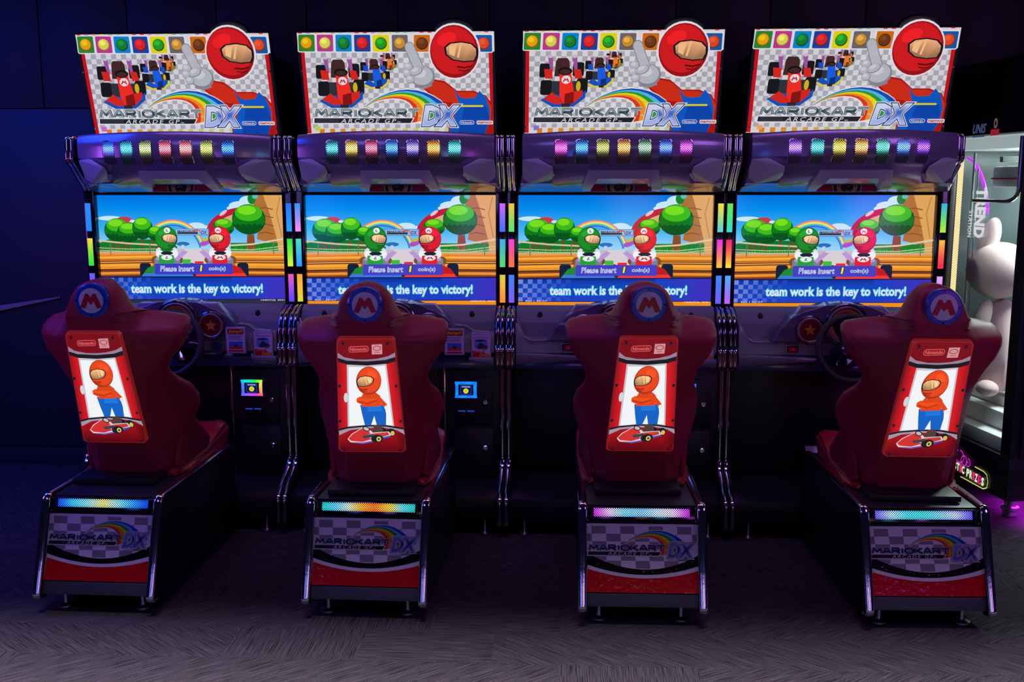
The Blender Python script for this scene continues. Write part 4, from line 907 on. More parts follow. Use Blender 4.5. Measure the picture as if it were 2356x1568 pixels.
def panel_art():
    A = Art((*PN, PNN), [(380, 467), (808, 480), (885, 1350), (383, 1325)])
    def shape(x0, y0, x1, y1): pass
    out = [(400, 470), (420, 468), (780, 478), (800, 486), (809, 505), (882, 1310), (880, 1335), (862, 1348), (845, 1349), (415, 1328), (393, 1318), (384, 1300), (380, 505), (386, 484)]
    A.poly(out, (150, 26, 32)); ins = [(632 + (x - 632) * .985, 908 + (y - 908) * .992) for x, y in out]
    A.poly(ins, (122, 10, 22))
    A.poly([(384, 555), (430, 585), (520, 603), (600, 606), (680, 602), (760, 588), (812, 566), (815, 612), (740, 630), (600, 634), (450, 624), (384, 604)], (150, 132, 158))
    A.poly([(384, 588), (450, 608), (600, 618), (740, 612), (814, 594), (816, 622), (740, 640), (600, 645), (450, 634), (384, 614)], (28, 22, 30))
    # left and right red sides, brighter next to the lamp
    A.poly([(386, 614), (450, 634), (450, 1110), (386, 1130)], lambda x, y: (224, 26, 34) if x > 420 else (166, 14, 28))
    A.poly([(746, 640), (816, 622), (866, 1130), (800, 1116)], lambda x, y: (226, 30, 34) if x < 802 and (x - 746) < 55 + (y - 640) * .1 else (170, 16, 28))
    # white lit field
    A.poly([(450, 634), (600, 645), (746, 638), (800, 1118), (600, 1104), (450, 1112)], (196, 198, 206)); A.poly([(462, 650), (600, 656), (736, 650), (788, 1106), (600, 1094), (462, 1100)], (246, 248, 250))
    A.poly([(384, 1128), (450, 1112), (600, 1100), (740, 1104), (868, 1135), (880, 1190), (820, 1150), (740, 1130), (600, 1124), (470, 1136), (386, 1178)], (168, 150, 168))
    A.poly([(384, 1122), (450, 1106), (600, 1096), (740, 1102), (868, 1130), (870, 1146), (740, 1116), (600, 1108), (450, 1120), (384, 1138)], (24, 20, 28))
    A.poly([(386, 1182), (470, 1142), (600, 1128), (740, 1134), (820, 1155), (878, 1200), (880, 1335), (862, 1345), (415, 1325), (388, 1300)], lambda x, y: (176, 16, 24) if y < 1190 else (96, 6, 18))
    # plain helmeted driver standing behind a kart
    A.poly([(545, 930), (725, 930), (740, 1010), (738, 1105), (668, 1098), (650, 1020), (625, 1100), (580, 1100), (560, 1010)], (20, 100, 200)); A.poly([(600, 930), (700, 930), (710, 985), (600, 985)], (30, 120, 220))
    A.poly([(560, 870), (620, 858), (690, 866), (745, 930), (755, 950), (720, 948), (700, 925), (700, 945), (560, 945)], (232, 70, 20)); A.poly([(518, 880), (540, 866), (640, 872), (676, 888), (660, 926), (560, 930), (520, 908)], (240, 84, 24))
    A.ell(440, 870, 16, 36, (214, 216, 222)); A.ell(744, 955, 18, 16, (240, 236, 232))
    A.poly([(575, 830), (655, 830), (700, 868), (670, 885), (548, 880)], (224, 70, 24)); A.line([(528, 900), (600, 922), (672, 898)], 16, (206, 56, 18))
    helmet(A, 612, 752, 94, (238, 72, 28), (236, 180, 122), -1)
    # kart
    A.ell(690, 1150, 52, 36, (26, 26, 30)); A.ell(775, 1165, 36, 34, (26, 26, 30)); A.ell(788, 1172, 16, 20, (214, 190, 90))
    A.poly([(650, 1095), (700, 1092), (718, 1140), (712, 1165), (630, 1165)], (84, 62, 58))
    A.poly([(448, 1210), (480, 1165), (560, 1115), (600, 1120), (640, 1160), (760, 1155), (778, 1190), (700, 1222), (560, 1258), (470, 1240)], (222, 210, 220)); A.poly([(455, 1206), (485, 1170), (555, 1122), (600, 1130), (622, 1170), (560, 1190), (640, 1215), (560, 1240), (476, 1228)], (214, 52, 48))
    A.poly([(640, 1168), (752, 1160), (765, 1185), (700, 1205), (650, 1210)], (206, 60, 50)); A.poly([(560, 1185), (640, 1170), (650, 1200), (570, 1210)], (70, 66, 74)); A.poly([(650, 1218), (770, 1192), (778, 1200), (690, 1232)], (50, 80, 190)); A.poly([(480, 1240), (560, 1258), (660, 1240), (650, 1230), (560, 1245)], (110, 90, 190))
    A.ell(590, 1125, 30, 20, (40, 34, 40), rot=30); A.ell(590, 1125, 22, 13, (200, 190, 196), rot=30)
    A.ell(672, 1215, 46, 36, (30, 30, 34)); A.ell(684, 1218, 18, 22, (222, 196, 100)); A.ell(684, 1218, 8, 10, (60, 50, 40))
    for x, y in ((425, 493), (758, 503), (395, 778), (818, 793), (395, 1052), (850, 1069), (422, 1310), (848, 1327)): A.ell(x, y, 11, 11, (16, 22, 40), n=14, up=0)
    A.layer += 1
    A.rrect(466, 513, 618, 552, 19, (206, 96, 100)); A.rrect(470, 517, 614, 548, 15, (160, 18, 28)); A.text('Nintendo', (480, 523, 604, 542), (214, 120, 124), off=.01)
    A.rect(640, 506, 718, 569, (206, 150, 160)); A.ell(679, 530, 32, 16, (190, 60, 50)); A.ell(679, 530, 25, 11, (206, 150, 160)); A.rect(660, 552, 700, 558, (200, 90, 80))
    return A.mesh('back_panel_print', M_PANEL)
def acrylic():
    b = B(); P = lambda u, v: (PN[0] * (1 - u) + PN[1] * u) * (1 - v) + (PN[3] * (1 - u) + PN[2] * u) * v
    L = [(.04, 0), (.96, 0), (1, .02), (1, .98), (.96, 1), (.06, 1), (0, .98), (0, .02)]
    L = [(-.01 + 1.02 * u, -.004 + 1.008 * v) for u, v in L]
    v0 = [b.bm.verts.new(P(*q)) for q in L]; v1 = [b.bm.verts.new(P(*q) - PNN * .022) for q in L]
    b.bm.faces.new(v0); b.bm.faces.new(list(reversed(v1)))
    for i in range(8): b.bm.faces.new((v0[i], v0[(i + 1) % 8], v1[(i + 1) % 8], v1[i]))
    return b
M_ACR = mat('red_acrylic_edge', (0.45, 0.03, 0.03), 0.15, coat=.5, emit=(0.5, 0.03, 0.02), es=.25, noise=.05)
FK = .35
def fy(z): return -1.285 - FK * (.455 - z)
def decal_art():
    c = [(-.161, fy(.388), .388), (.279, fy(.388), .388), (.279, fy(.137), .137), (-.161, fy(.137), .137)]
    N = Vector((0, -1, FK)).normalized() * -1; N = Vector((0, -1, -FK)).normalized() if False else Vector((0, -1, FK)).normalized()
    A = Art((*c, N), [(250, 540), (1225, 578), (1197, 1190), (215, 1145)])
    A.poly([(250, 540), (1225, 578), (1197, 1190), (215, 1145)], (208, 204, 212))
    for j, y in enumerate((562, 630, 698, 800, 868)):
        yy = y; 
        for i in range(9):
            x = 292 + (i - 1) * 125 - (8 if j > 2 else 0)
            if (i + j) % 2 == (1 if j < 3 else 0):
                x0, x1 = max(246 - 12 * (j > 2), x), min(1218 - 8 * j, x + 125); sl = .038
                if x1 > x0: A.poly([(x0, yy + sl * (x0 - 250)), (x1, yy + sl * (x1 - 250)), (x1, yy + 68 + sl * (x1 - 250)), (x0, yy + 68 + sl * (x0 - 250))], (126, 124, 132), 0)
    A.layer += 1
    e = [(240 + (1216 - 240) * k / 16, 0) for k in range(17)]
    def arc(y0, ym, y1): return [(x, y0 + (y1 - y0) * (k / 16) + (ym - (y0 + y1) / 2) * (1 - ((k - 8) / 8) ** 2)) for k, (x, _) in enumerate(e)]
    a1, a2, a3 = arc(800, 962, 850), arc(905, 1010, 945), arc(940, 1040, 985)
    A.poly(a1 + [(1200, 1190), (217, 1145)], (14, 14, 18)); A.poly(a2 + [(1200, 1190), (217, 1145)], (208, 204, 212)); A.poly(a3 + [(1199, 1190), (216, 1145)], (190, 14, 26))
    h = A.h; A2 = Art((*c, N), [(250, 540), (1225, 578), (1197, 1190), (215, 1145)]); A2.layer = A.layer
    # affine from marquee-logo px to this decal's px
    src = [(300, 787), (1540, 745), (1190, 940)]; dst = [(258, 724), (1203, 728), (930, 872)]
    (x0, y0), (x1, y1), (x2, y2) = src; D = (x1 - x0) * (y2 - y0) - (x2 - x0) * (y1 - y0)
    def xf(x, y):
        s = ((x - x0) * (y2 - y0) - (x2 - x0) * (y - y0)) / D; t = ((x1 - x0) * (y - y0) - (x - x0) * (y1 - y0)) / D
        return tuple(dst[0][k] + s * (dst[1][k] - dst[0][k]) + t * (dst[2][k] - dst[0][k]) for k in (0, 1))
    A.xf = xf; logo(A, .86, ((70, 84, 130), (26, 36, 84), (60, 74, 120))); A.xf = None
    return A.mesh('front_decal', M_DECAL)
SEAT_LABEL = ['red racing chair at the far left, blue and yellow light bar on its base',
              'red racing chair second from the left, green and orange light bar on its base',
              'red racing chair third from the left, magenta and white light bar on its base',
              'red racing chair at the far right, violet and cyan light bar on its base']
SEAT_POSE = [((-.0143, .0498), -.01254), ((-.0002, -.0465), .02419), ((-.0078, .0178), .02295), ((.0017, -.0180), -.01734)]
PED_POSE = [((.0028, -.0016), -.01765), ((-.0016, .0012), -.01999), ((-.0040, -.0126), .00969), ((.0036, .0100), .02882)]
BAR = [[(30, 90, 240), (80, 190, 255), (150, 215, 240), (235, 225, 130), (150, 215, 240), (60, 160, 255), (20, 90, 240)],
       [(40, 200, 200), (110, 200, 250), (200, 220, 200), (255, 170, 40), (255, 130, 20), (250, 200, 50), (120, 210, 235), (40, 200, 190)],
       [(200, 60, 225), (225, 200, 245), (130, 210, 250), (140, 190, 250), (190, 220, 255), (225, 200, 245), (190, 50, 215)],
       [(120, 110, 250), (180, 210, 255), (90, 210, 235), (80, 215, 215), (140, 200, 255), (190, 200, 255), (100, 100, 235)]]
def make_seat(i):
    (dx, dy), ra = PED_POSE[i]; (sx, sy), rs = SEAT_POSE[i]
    piv = Vector((.058, -1.3, 0)); t = thing('racing_chair', SEAT_LABEL[i], 'racing chair', (XC[i] + dx + piv.x, YS + dy + piv.y, 0), ra, 'red racing seats in front of the cabinets')
    L = lambda v: Vector(v) - piv
    off = tuple(-piv)
    def case():
        b = B(); b.prism([(fy(.09) + .012, .09), (fy(.450) + .008, .450), (-1.27, .452), (-.50, .452), (-.43, .44), (-.43, .09)], 'x', -.166, .284, .003); return b
    pc = part('pedestal', case, M_BLACK, t, loc=off)
    part('pedestal_top', lambda: B().box(-.166, .284, -1.278, -.47, .4515, .457, .002), M_PEDT, pc)
    def side(): return B().prism([(fy(.075) - .012, .090), (fy(.45) - .012, .44), (-1.282, .458), (-.48, .458), (-.42, .43), (-.42, .065), (-1.36, .062), (-1.405, .068)], 'x', -.008, .008, .002)
    def strim(): return B().tube([(0, -1.38, .062), (0, -1.42, .066), (0, -1.434, .082), (0, -1.303, .448), (0, -1.288, .462), (0, -1.27, .463), (0, -.48, .463), (0, -.43, .44)], .0100, 14, (1.7, .8), .018)
    for x in (-.176, .294):
        sp = part('pedestal_side_panel', side, M_BLACK, t, loc=(off[0] + x, off[1], 0)); part('chrome_edge_trim', strim, M_CHROME, sp, key='strim')
    part('front_decal', decal_art, M_DECAL, pc, loc=(0, -.001, 0))
    part('light_bar_plate', lambda: B().prism([(fy(.395) , .395), (fy(.45), .45), (fy(.45) + .02, .45), (fy(.395) + .02, .395)], 'x', -.166, .284, .001), M_BLACKG, pc)
    part('kick_strip', lambda: B().prism([(fy(.085), .085), (fy(.132), .132), (fy(.132) + .02, .132), (fy(.085) + .02, .085)], 'x', -.166, .284, .001), M_KICK, pc)
    n = 28; x0, x1 = -.131, .249; zc = ((.444, 0), (.414, 1))
    rows = [[(x0 + (x1 - x0) * k / n, fy(z) - .002, z) for k in range(n + 1)] for z in (.446, .436, .426, .414)]
    cc = [[tuple(q * (1.0 if 0 < j < 3 else .8) for q in ramp(BAR[i], k / n)) for k in range(n + 1)] for j in range(4)]
    obj('light_bar', led_mesh('light_bar', rows, cc, M_SEATLED), pc)
    for x in (-.155, .272):
        for z in (.449, .400): part('screw', lambda: B().cyl((0, 0, 0), (0, -.003, 0), .003, .002, 8), M_STEEL, pc, loc=(x, fy(z) - .001, z))
    def foot(): return B().lathe([(.028, 0), (.034, .004), (.033, .010), (.012, .017), (.009, .024), (.0085, .095)], (0, 0, 0))
    for x, y in ((-.107, -1.332), (.219, -1.332), (-.107, -.5), (.219, -.5)): part('levelling_foot', foot, M_STEEL, t, key='foot2', loc=(off[0] + x, off[1] + y, 0))
    # the seat proper, slid and turned a little on its rail
    pv = Vector((.058, -1.1, 0)); rel = rs - ra
    base = Matrix.Translation((XC[i] + sx + pv.x, YS + sy + pv.y, 0)) @ Matrix.Rotation(rs, 4, 'Z') @ Matrix.Translation(-pv)
    tm = Matrix.Translation(t.location) @ Matrix.Rotation(ra, 4, 'Z'); loc = tm.inverted() @ base
    def sp(name, fn, m, key=None, parent=None, label=None):
        o = part(name, fn, m, parent or t, key=key, label=label)
        if parent is None: o.matrix_local = loc
        return o
    sp('mounting_plate', lambda: B().box(-.122, .232, -1.195, -.5, .462, .486, .003), M_BLACK)
    bk = sp('backrest', backrest, M_RED, label='red moulded bucket backrest with spread shoulders')
    ac = sp('back_panel', acrylic, M_ACR, parent=bk, label='backlit acrylic panel with a printed driver and kart')
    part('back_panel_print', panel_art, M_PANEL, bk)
    # round emblem on the headrest
    em = Matrix.Translation((.071, -1.308, 1.260)) @ Matrix.Rotation(-.02, 4, 'X')
    o = part('emblem_ring', lambda: B().lathe([(.069, .02), (.069, -.006), (.064, -.010), (.050, -.010)], (0, 0, 0), 'y', 40), M_BLUE, bk); o.matrix_local = em
    o = part('emblem_disc', lambda: B().lathe([(.050, 0), (.050, -.0108), (.048, -.0114)], (0, 0, 0), 'y', 40), M_WHITE, bk); o.matrix_local = em
    def mm(): return B().prism([(x * .088, -z * .062) for x, z in [(-.5, .42), (-.24, -.46), (-.12, -.46), (0.0, -.2), (.12, -.46), (.24, -.46), (.5, .42), (.28, .5), (.13, .02), (0, .26), (-.13, .02), (-.28, .5)]], 'y', -.0135, -.011)
    o = part('emblem_letter', mm, M_EMRED, bk, label='crimson letter M'); o.matrix_local = em
    for a in (0, 90, 180, 270):
        o = part('emblem_screw', lambda: B().cyl((.0595, -.0095, 0), (.0595, -.0125, 0), .0042, .003, 10), M_BLACKG, bk); o.matrix_local = em @ Matrix.Rotation(math.radians(a), 4, 'Y')
    sp('seat_cushion', cushion, M_REDV)
    def shell(): return B().hull([(SCX - .215, -1.04, .48), (SCX + .215, -1.04, .48), (SCX - .245, -.80, .50), (SCX + .245, -.80, .50), (SCX - .236, -.445, .545), (SCX + .236, -.445, .545), (SCX - .225, -.44, .468), (SCX + .225, -.44, .468), (SCX - .19, -1.04, .462), (SCX + .19, -1.04, .462)], .006)
    sp('seat_shell', shell, M_RED)
    def bol(s): return B().hull([(SCX + s * .18, -1.03, .50), (SCX + s * .225, -.99, .70), (SCX + s * .235, -.93, .73), (SCX + s * .232, -.85, .65), (SCX + s * .236, -.70, .56), (SCX + s * .235, -.72, .50), (SCX + s * .20, -.85, .62), (SCX + s * .20, -.95, .74), (SCX + s * .21, -1.0, .48)], .012)
    for s in (-1, 1): sp('side_bolster', lambda s=s: bol(s), M_RED, key='bol%d' % s)
    part('slide_lever', lambda: B().tube([(.12, -.40, .455), (.12, -.37, .47), (.0, -.37, .47), (.0, -.40, .455)], .006, 8), M_STEEL, t, loc=off)
    return t
M_KICK = mat('charcoal_kick_board', (0.035, 0.035, 0.055), 0.4, noise=.1, bscale=120)

# ---------------------------------------------------------------- room
def carpet_mat(name, ang, base):
    m = bpy.data.materials.new(name); m.use_nodes = True; nt = m.node_tree; b = nt.nodes['Principled BSDF']; b.inputs['Roughness'].default_value = .95; b.inputs['Specular IOR Level'].default_value = .1
    tc = nt.nodes.new('ShaderNodeTexCoord'); mp = nt.nodes.new('ShaderNodeMapping'); mp.inputs['Rotation'].default_value = (0, 0, ang); nt.links.new(tc.outputs['Object'], mp.inputs['Vector'])
    sc = nt.nodes.new('ShaderNodeMapping'); sc.inputs['Scale'].default_value = (.55, 26, 1); nt.links.new(mp.outputs[0], sc.inputs['Vector'])
    n = nt.nodes.new('ShaderNodeTexNoise'); n.inputs['Scale'].default_value = 11; n.inputs['Detail'].default_value = 2; n.inputs['Roughness'].default_value = .7; nt.links.new(sc.outputs[0], n.inputs['Vector'])
    f = nt.nodes.new('ShaderNodeTexNoise'); f.inputs['Scale'].default_value = 260; nt.links.new(tc.outputs['Object'], f.inputs['Vector'])
    ad = nt.nodes.new('ShaderNodeMath'); ad.operation = 'MULTIPLY_ADD'; nt.links.new(f.outputs['Fac'], ad.inputs[0]); ad.inputs[1].default_value = .35; nt.links.new(n.outputs['Fac'], ad.inputs[2])
    r = nt.nodes.new('ShaderNodeValToRGB'); r.color_ramp.elements[0].position = .55; r.color_ramp.elements[1].position = .76
    r.color_ramp.elements[0].color = (*[c * .35 for c in base], 1); r.color_ramp.elements[1].color = (*[min(1, c * 1.9) for c in base], 1)
    nt.links.new(ad.outputs[0], r.inputs[0]); nt.links.new(r.outputs[0], b.inputs['Base Color'])
    bp = nt.nodes.new('ShaderNodeBump'); bp.inputs['Strength'].default_value = .6; bp.inputs['Distance'].default_value = .003; nt.links.new(ad.outputs[0], bp.inputs['Height']); nt.links.new(bp.outputs[0], b.inputs['Normal'])
    return m
def build_room():
    fm = mat('subfloor', (0.02, 0.02, 0.022), .9, noise=.2, bscale=20)
    fl = obj('floor', B().box(-4.6, 4.6, -.4, 6.08, -.06, -.008).mesh('floor'), None, kind='structure', material=fm)
    base = (.036, .033, .036)
    angs = [math.radians(a) for a in (38, -38, 0, 90, 52, -30)]; cm = [carpet_mat('woven_carpet_%d' % k, a, base) for k, a in enumerate(angs)]
    # planks of woven carpet, each a parallelogram half of a chevron
    meshes = {}
    for s in (1, -1):
        for k in range(6):
            me = B().prism([(-.25, 0), (.25, 0), (.25 + s * .0, .25), (-.25 + s * .0, .25)], 'z', -.008, 0, .0008, 1).mesh('carpet_tile', 0); me.materials.append(cm[k]); meshes[(s, k)] = me
    rnd = random.Random(11); zone = {}
    n = 0
    for j in range(12):
        y = 2.90 + .25 * j; w = .5
        for k in range(-8, 9):
            x = k * .5 + (.25 if j % 2 else 0)
            if abs(x) > 1.9 + .62 * (y - 2.6) + .5: continue
            z = (k // 2 + (j // 2) * 5)
            a = (0 if j % 2 == 0 else 1) if (k // 2 + j // 2) % 3 else rnd.choice((2, 3, 4, 5))
            obj('carpet_tile', meshes[(1, a)], fl, (x, y, 0)); n += 1
    # back wall: black panels with open joints
    wm = mat('black_wall_panel', (0.028, 0.028, 0.034), .55, noise=.3, bump=.25, bscale=300)
    bl = mat('joint_black', (0.003, 0.003, 0.004), .9, noise=.2)
    wb = obj('wall_back', B().box(-4.6, 2.205, 5.905, 6.2, 0, 3.3).box(2.205, 4.6, 6.08, 6.2, 0, 3.3).mesh('wall_back'), None, kind='structure', material=bl)
    pu = B().box(-.2605, .2605, 0, .018, 2.163, 3.25, .002).mesh('wall_panel'); pu.materials.append(wm)
    pl = B().box(-1.05, 1.05, 0, .018, .10, 2.157, .002).mesh('wall_panel'); pl.materials.append(wm)
    for k in range(-2, 10): obj('wall_panel', pu, wb, (-3.055 + .5265 * k + .263, 5.887, 0))
    for k in range(10, 14): obj('wall_panel', pu, wb, (-3.055 + .5265 * k + .263, 6.06, 0))
    for k in range(-3, 1): obj('wall_panel', pl, wb, (1.153 + 2.106 * k, 5.887, 0))
    obj('wall_panel', pl, wb, (3.27, 6.06, 0))
    obj('baseboard_back', B().box(-4.6, 2.205, 5.88, 5.905, 0, .1, .002).mesh('baseboard_back'), None, kind='structure', material=wm)
    tm = mat('brown_reflection', (.6, .33, .25), .4, noise=.2)
    obj('wall_reflection', B().hull([(-3.46, 5.887, .945), (-3.46, 5.887, .985), (-3.036, 5.887, 1.038), (-3.036, 5.887, 1.047), (-3.46, 5.872, .95), (-3.46, 5.872, .98), (-3.036, 5.876, 1.040), (-3.036, 5.876, 1.045)]).mesh('wall_reflection'), None, kind='structure', material=tm)  # light streak reflected in the wall, shaped as a thin brown strip
build_room()
for i in range(4): make_cabinet(i)
for i in range(4): make_seat(i)

# ---------------------------------------------------------------- prize crane machine at the right
def build_crane():
    ang = math.atan2(.16, .987)
    t = thing('prize_crane_machine', 'black glass-sided prize crane machine with neon lettering at the right edge', 'crane game', (2.307, 5.11, 0), ang)
    # local x = along front to the right, local y = back
    D, Wd = .76, .92
    gl = bpy.data.materials.new('clear_glass'); gl.use_nodes = True; nt = gl.node_tree; nt.nodes.remove(nt.nodes['Principled BSDF'])
    tr = nt.nodes.new('ShaderNodeBsdfTransparent'); tr.inputs[0].default_value = (.94, .97, .96, 1); gs = nt.nodes.new('ShaderNodeBsdfGlossy'); gs.inputs['Roughness'].default_value = .02
    lw = nt.nodes.new('ShaderNodeLayerWeight'); lw.inputs[0].default_value = .5; pw = nt.nodes.new('ShaderNodeMath'); pw.operation = 'POWER'; pw.inputs[1].default_value = 4; nt.links.new(lw.outputs['Facing'], pw.inputs[0])
    fr = nt.nodes.new('ShaderNodeMath'); fr.operation = 'MULTIPLY_ADD'; fr.inputs[1].default_value = .5; fr.inputs[2].default_value = .02; nt.links.new(pw.outputs[0], fr.inputs[0]); mx = nt.nodes.new('ShaderNodeMixShader')
    nt.links.new(fr.outputs[0], mx.inputs[0]); nt.links.new(tr.outputs[0], mx.inputs[1]); nt.links.new(gs.outputs[0], mx.inputs[2]); nt.links.new(mx.outputs[0], nt.nodes['Material Output'].inputs[0])
    wh = mat('white_tray_plastic', (.75, .77, .76), .4, noise=.03); blk = mat('black_machine_panel', (.018, .018, .026), .4, noise=.2, bscale=150, bump=.1)
    part('lower_cabinet', lambda: B().box(0, Wd, 0, D, .09, .32, .006), blk, t); part('upper_cabinet', lambda: B().box(0, Wd, 0, D, 1.975, 2.36, .008), blk, t)
    for x, y in ((.0, .0), (Wd - .05, 0), (.0, D - .03), (Wd - .05, D - .03)):
        part('corner_post', lambda: B().box(0, .05, 0, .03, .32, 1.975, .004), blk, t, loc=(x, y, 0))
    part('corner_post', lambda: B().box(.0, .05, .03, .085, .32, 1.975, .004), blk, t, key='cpost2'); part('front_door_frame', lambda: B().box(.05, .14, -.012, .02, .32, 1.975, .004), blk, t)
    part('side_glass', lambda: B().box(.004, .010, .085, D - .03, .335, 1.96), gl, t); part('front_glass', lambda: B().box(.14, Wd - .05, .004, .010, .335, 1.96), gl, t)
    part('back_mirror', lambda: B().box(.03, Wd - .03, D - .03, D - .01, .32, 1.975), mat('tinted_back_panel', (.055, .07, .075), .22, .25, noise=.35, bscale=5), t)
    part('right_wall_panel', lambda: B().box(Wd - .02, Wd - .005, .03, D - .03, .32, 1.975), mat('grey_green_panel', (.12, .15, .155), .4, noise=.1), t)
    part('prize_tray', lambda: B().box(.03, Wd - .03, .03, D - .03, .32, .40, .01), wh, t); part('prize_tray', lambda: B().box(.12, Wd - .05, .22, D - .04, .40, .50, .01), wh, t, key='tray2'); part('prize_tray', lambda: B().box(.20, Wd - .05, .40, D - .04, .50, .56, .01), wh, t, key='tray3')
    part('interior_ceiling', lambda: B().box(.02, Wd - .02, .02, D - .03, 1.90, 1.97, .004), mat('frosted_light_panel', (.7, .75, .75), .3, emit=(.62, .72, .74), es=.55, noise=.03), t)
    cm = mat('brushed_chrome_tube', (.75, .77, .78), .2, 1.0, noise=.05)
    part('door_frame_tube', lambda: B().tube([(.03, .56, 1.885), (.03, .56, .40)], .007, 8), cm, t); part('door_frame_tube', lambda: B().tube([(-.006, .09, 1.955), (-.006, .09, 1.66), (-.006, .16, 1.63), (-.006, .48, 1.63)], .011, 10, fillet=.05), cm, t, key='dft2')
    part('door_frame_tube', lambda: B().tube([(.02, .50, 1.80), (.02, .50, .40)], .004, 8), cm, t, key='dft3'); part('gantry_rail', lambda: B().box(.03, Wd - .04, .30, .33, 1.83, 1.86, .003), wh, t)
    # LED column at the far edge
    rows = [[(.022, .705, 1.90 - 1.5 * j / 10), (.046, .690, 1.90 - 1.5 * j / 10)] for j in range(11)]; cc = [[(255, 226, 176)] * 2 for _ in rows]
    obj('light_column', led_mesh('light_column', rows, cc, led_mat('warm_led_column', .014, .8, .9, .5)), t)
    # claw unit
    cu = part('claw_carriage', lambda: B().box(.05, .30, .17, .42, 1.70, 1.81, .015), wh, t); part('carriage_stripe', lambda: B().box(.048, .302, .168, .422, 1.742, 1.750), mat('stripe_red', (.7, .02, .05), .4, noise=.02), cu)
    part('claw_motor', lambda: B().cyl((.17, .27, 1.80), (.17, .27, 1.90), .03, .03, 16), wh, cu); part('claw_cable', lambda: B().torus((.07, .22, 1.76), .03, .004, (-1, -.3, 0), 20, 6), cm, cu)
    for a in range(3): part('claw_arm', lambda: B().tube([(0, 0, 1.70), (.035, 0, 1.67), (.045, 0, 1.62), (.02, 0, 1.585)], .004, 8), cm, cu, loc=(.20, .30, 0), rot=(0, 0, 2.1 * a))
    neon = mat('magenta_neon', (.5, 0, .6), .3, emit=(.50, .03, .85), es=1.1, noise=0)
    part('neon_tube', lambda: B().tube([(.05, .66, 1.86), (.05, .60, 1.84), (.05, .53, 1.78), (.05, .47, 1.69), (.05, .445, 1.60), (.05, .44, 1.56)], .009, 8, fillet=.05), neon, t)
    # signs on the outside of the side wall
    Np = (-1, 0, 0)
    def sart(name, m, fn, label=None):
        A = Art(((-.002, 1, 2), (-.002, 0, 2), (-.002, 0, 0), (-.002, 1, 0), Np), [(0, 0), (1000, 0), (1000, 2000), (0, 2000)], step=.0003); fn(A); return obj(name, A.mesh(name, m), t, label=label)
    X = lambda s: 1000 - 1000 * s; Y = lambda z: 2000 - 1000 * z
    def vert(A, word, s_hi, s_lo, z0, z1, col, off):
        # lettering turned a quarter clockwise: reads downwards
        V0, F0 = text_mesh(word, off, 0, 1.0); xs = [v[0] for v in V0]; ys = [v[1] for v in V0]; a0, a1, b0, b1 = min(xs), max(xs), min(ys), max(ys); n = len(A.V)
        for v in V0:
            z = z0 + (z1 - z0) * (v[0] - a0) / (a1 - a0); s_ = s_hi + (s_lo - s_hi) * (v[1] - b0) / (b1 - b0); A.V.append(tuple(A.P(X(s_), Y(z))))
        for f in F0: A.F.append(tuple(n + k for k in f)); A.C += [lin(col)] * len(f)
    M_SG = attr_mat('glowing_white_vinyl_lettering', es=.85, base=.8, rough=.5)  # emission added so the plain lettering stands out brightly
    def s1(A): vert(A, 'TREND', .47, .37, 1.70, 1.43, (225, 225, 232), .05); vert(A, 'STATION', .527, .492, 1.575, 1.43, (215, 215, 225), .02)
    sart('glass_lettering', M_SG, s1, 'white lettering running down the glass')
    def s2(A):
        A.text('UNIS', (X(.545), Y(2.035), X(.42), Y(1.985)), (70, 84, 120), off=.02, shear=.3); A.rect(X(.545), Y(1.975), X(.43), Y(1.965), (60, 70, 100)); A.ell(X(.335), Y(2.03), 16, 26, (120, 90, 100)); A.ell(X(.335), Y(2.03), 9, 15, (40, 20, 30)); A.rect(X(.375), Y(2.0), X(.30), Y(1.968), (150, 30, 50))
    sart('maker_badge', M_SG, s2)
    M_NS = attr_mat('neon_sign_print', es=1.0, base=.1, rough=.4)
    def s3(A):
        cols = [(240, 30, 130) if k in (2, 5, 8, 13, 15) else (225, 240, 200) for k in range(18)]
        word = 'FANTASTIC PRIZES'; x = .655; 
        for k, ch in enumerate(word):
            wd = .021 if ch == 'I' else (.031 if ch != ' ' else .018)
            if ch != ' ':
                z = .180 - .022 * (k / 16); c = (240, 30, 130) if ch in 'AI' or k == 14 else (222, 240, 196)
                A.text(ch, (X(x), Y(z), X(x - wd * .86), Y(z - .046)), c, off=.05)
            x -= wd
        g = (225, 235, 120)
        A.line([(X(.72), Y(.112)), (X(.50), Y(.108))], 5, g); A.line([(X(.42), Y(.103)), (X(.20), Y(.100)), (X(.168), Y(.115)), (X(.160), Y(.15)), (X(.175), Y(.185)), (X(.205), Y(.195)), (X(.29), Y(.197))], 5, g)
        p = (235, 40, 215)
        for cx, sg in ((.44, 1), (.70, -1)):
            A.line([(X(cx - sg * (.035 * sin(a / 3.0) * 1.2)), Y(.215 + .035 * cos(a / 3.0))) for a in range(0, 16)], 5, p)
        A.line([(X(.50 + .04 * sin(k / 12 * 2 * pi) ** 3 * 1.1), Y(.235 + .034 * (13 * cos(k / 12 * 2 * pi) - 5 * cos(2 * k / 12 * 2 * pi) - 2 * cos(3 * k / 12 * 2 * pi)) / 16)) for k in range(13)], 5, p)
        A.line([(X(.40 - .02 * k / 10 - .035 * sin(k * .55)), Y(.205 + .028 * cos(k * .55))) for k in range(12)], 5, p)
        A.line([(X(.35 - .028 * (1 - k / 16) * sin(k * .6)), Y(.20 + .028 * (1 - k / 16) * cos(k * .6))) for k in range(14)], 5, p)
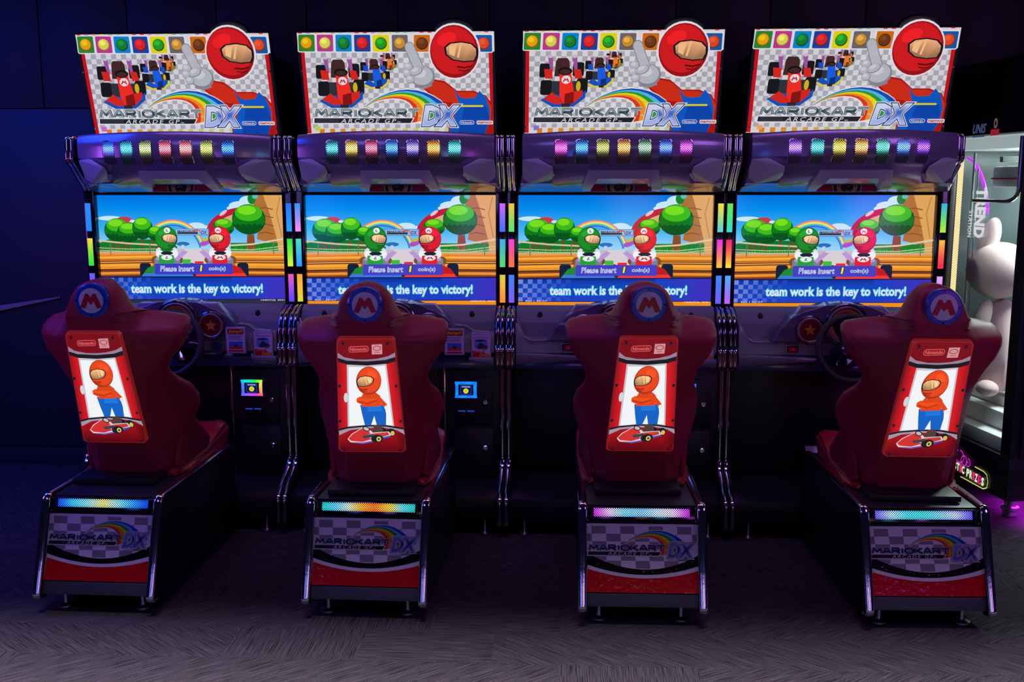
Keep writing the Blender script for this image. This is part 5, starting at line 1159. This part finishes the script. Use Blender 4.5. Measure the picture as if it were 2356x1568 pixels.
    sart('neon_sign', M_NS, s3, 'neon style lettering with a heart and scrolls above it')
    def foot(): return B().lathe([(.030, 0), (.036, .01), (.034, .03), (.045, .04), (.045, .055), (.03, .06), (.03, .09)], (0, 0, 0))
    for x, y in ((.05, .04), (Wd - .06, .04), (.05, D - .06), (Wd - .06, D - .06)): part('levelling_foot', foot, M_STEEL, t, key='cfoot', loc=(x, y, 0))
    l = area('crane_interior_lamp', (2.72, 5.45, 1.88), (2.68, 5.50, .4), .5, .4, (.86, 1.0, .97), 42, 160)
    # soft toy in the machine
    tm = Matrix.Translation(t.location) @ Matrix.Rotation(ang, 4, 'Z')
    base = Vector((2.425, 5.60, .56)); pt = thing('plush_toy', 'large pale pink plush toy with long rounded ears inside the prize crane machine', 'plush toy', base)
    pm = mat('pale_pink_plush', (.78, .56, .56), .9, noise=.08, bump=.5, bscale=250)
    part('torso', lambda: B().hull([Vector(v) for v in [(-.11, 0, .02), (.11, 0, .02), (0, -.09, .02), (0, .09, .02), (-.12, 0, .2), (.12, 0, .2), (0, -.1, .2), (0, .1, .2), (-.09, 0, .54), (.06, 0, .54), (0, -.06, .52), (0, .06, .52)]], .03), pm, pt)
    part('head', lambda: B().sph((-.03, 0, .69), .175, .14, .155, 28), pm, pt)
    part('ear', lambda: B().sph((.175, 0, .85), .085, .05, .165, 24, Matrix.Rotation(-.35, 4, 'Y')), pm, pt); part('ear', lambda: B().sph((-.085, .03, .86), .055, .045, .12, 24, Matrix.Rotation(.25, 4, 'Y')), pm, pt, key='ear2')
    part('arm', lambda: B().sph((.13, -.05, .42), .045, .045, .12, 20, Matrix.Rotation(-.3, 4, 'Y')), pm, pt); part('arm', lambda: B().sph((-.13, -.05, .42), .045, .045, .12, 20, Matrix.Rotation(.3, 4, 'Y')), pm, pt, key='arm2')
    for s in (-1, 1): part('foot', lambda: B().sph((0, 0, 0), .055, .08, .045, 20), pm, pt, key='pfoot', loc=(s * .08, -.07, .046))
MATS['tinted_mirror_'] = None
build_crane()
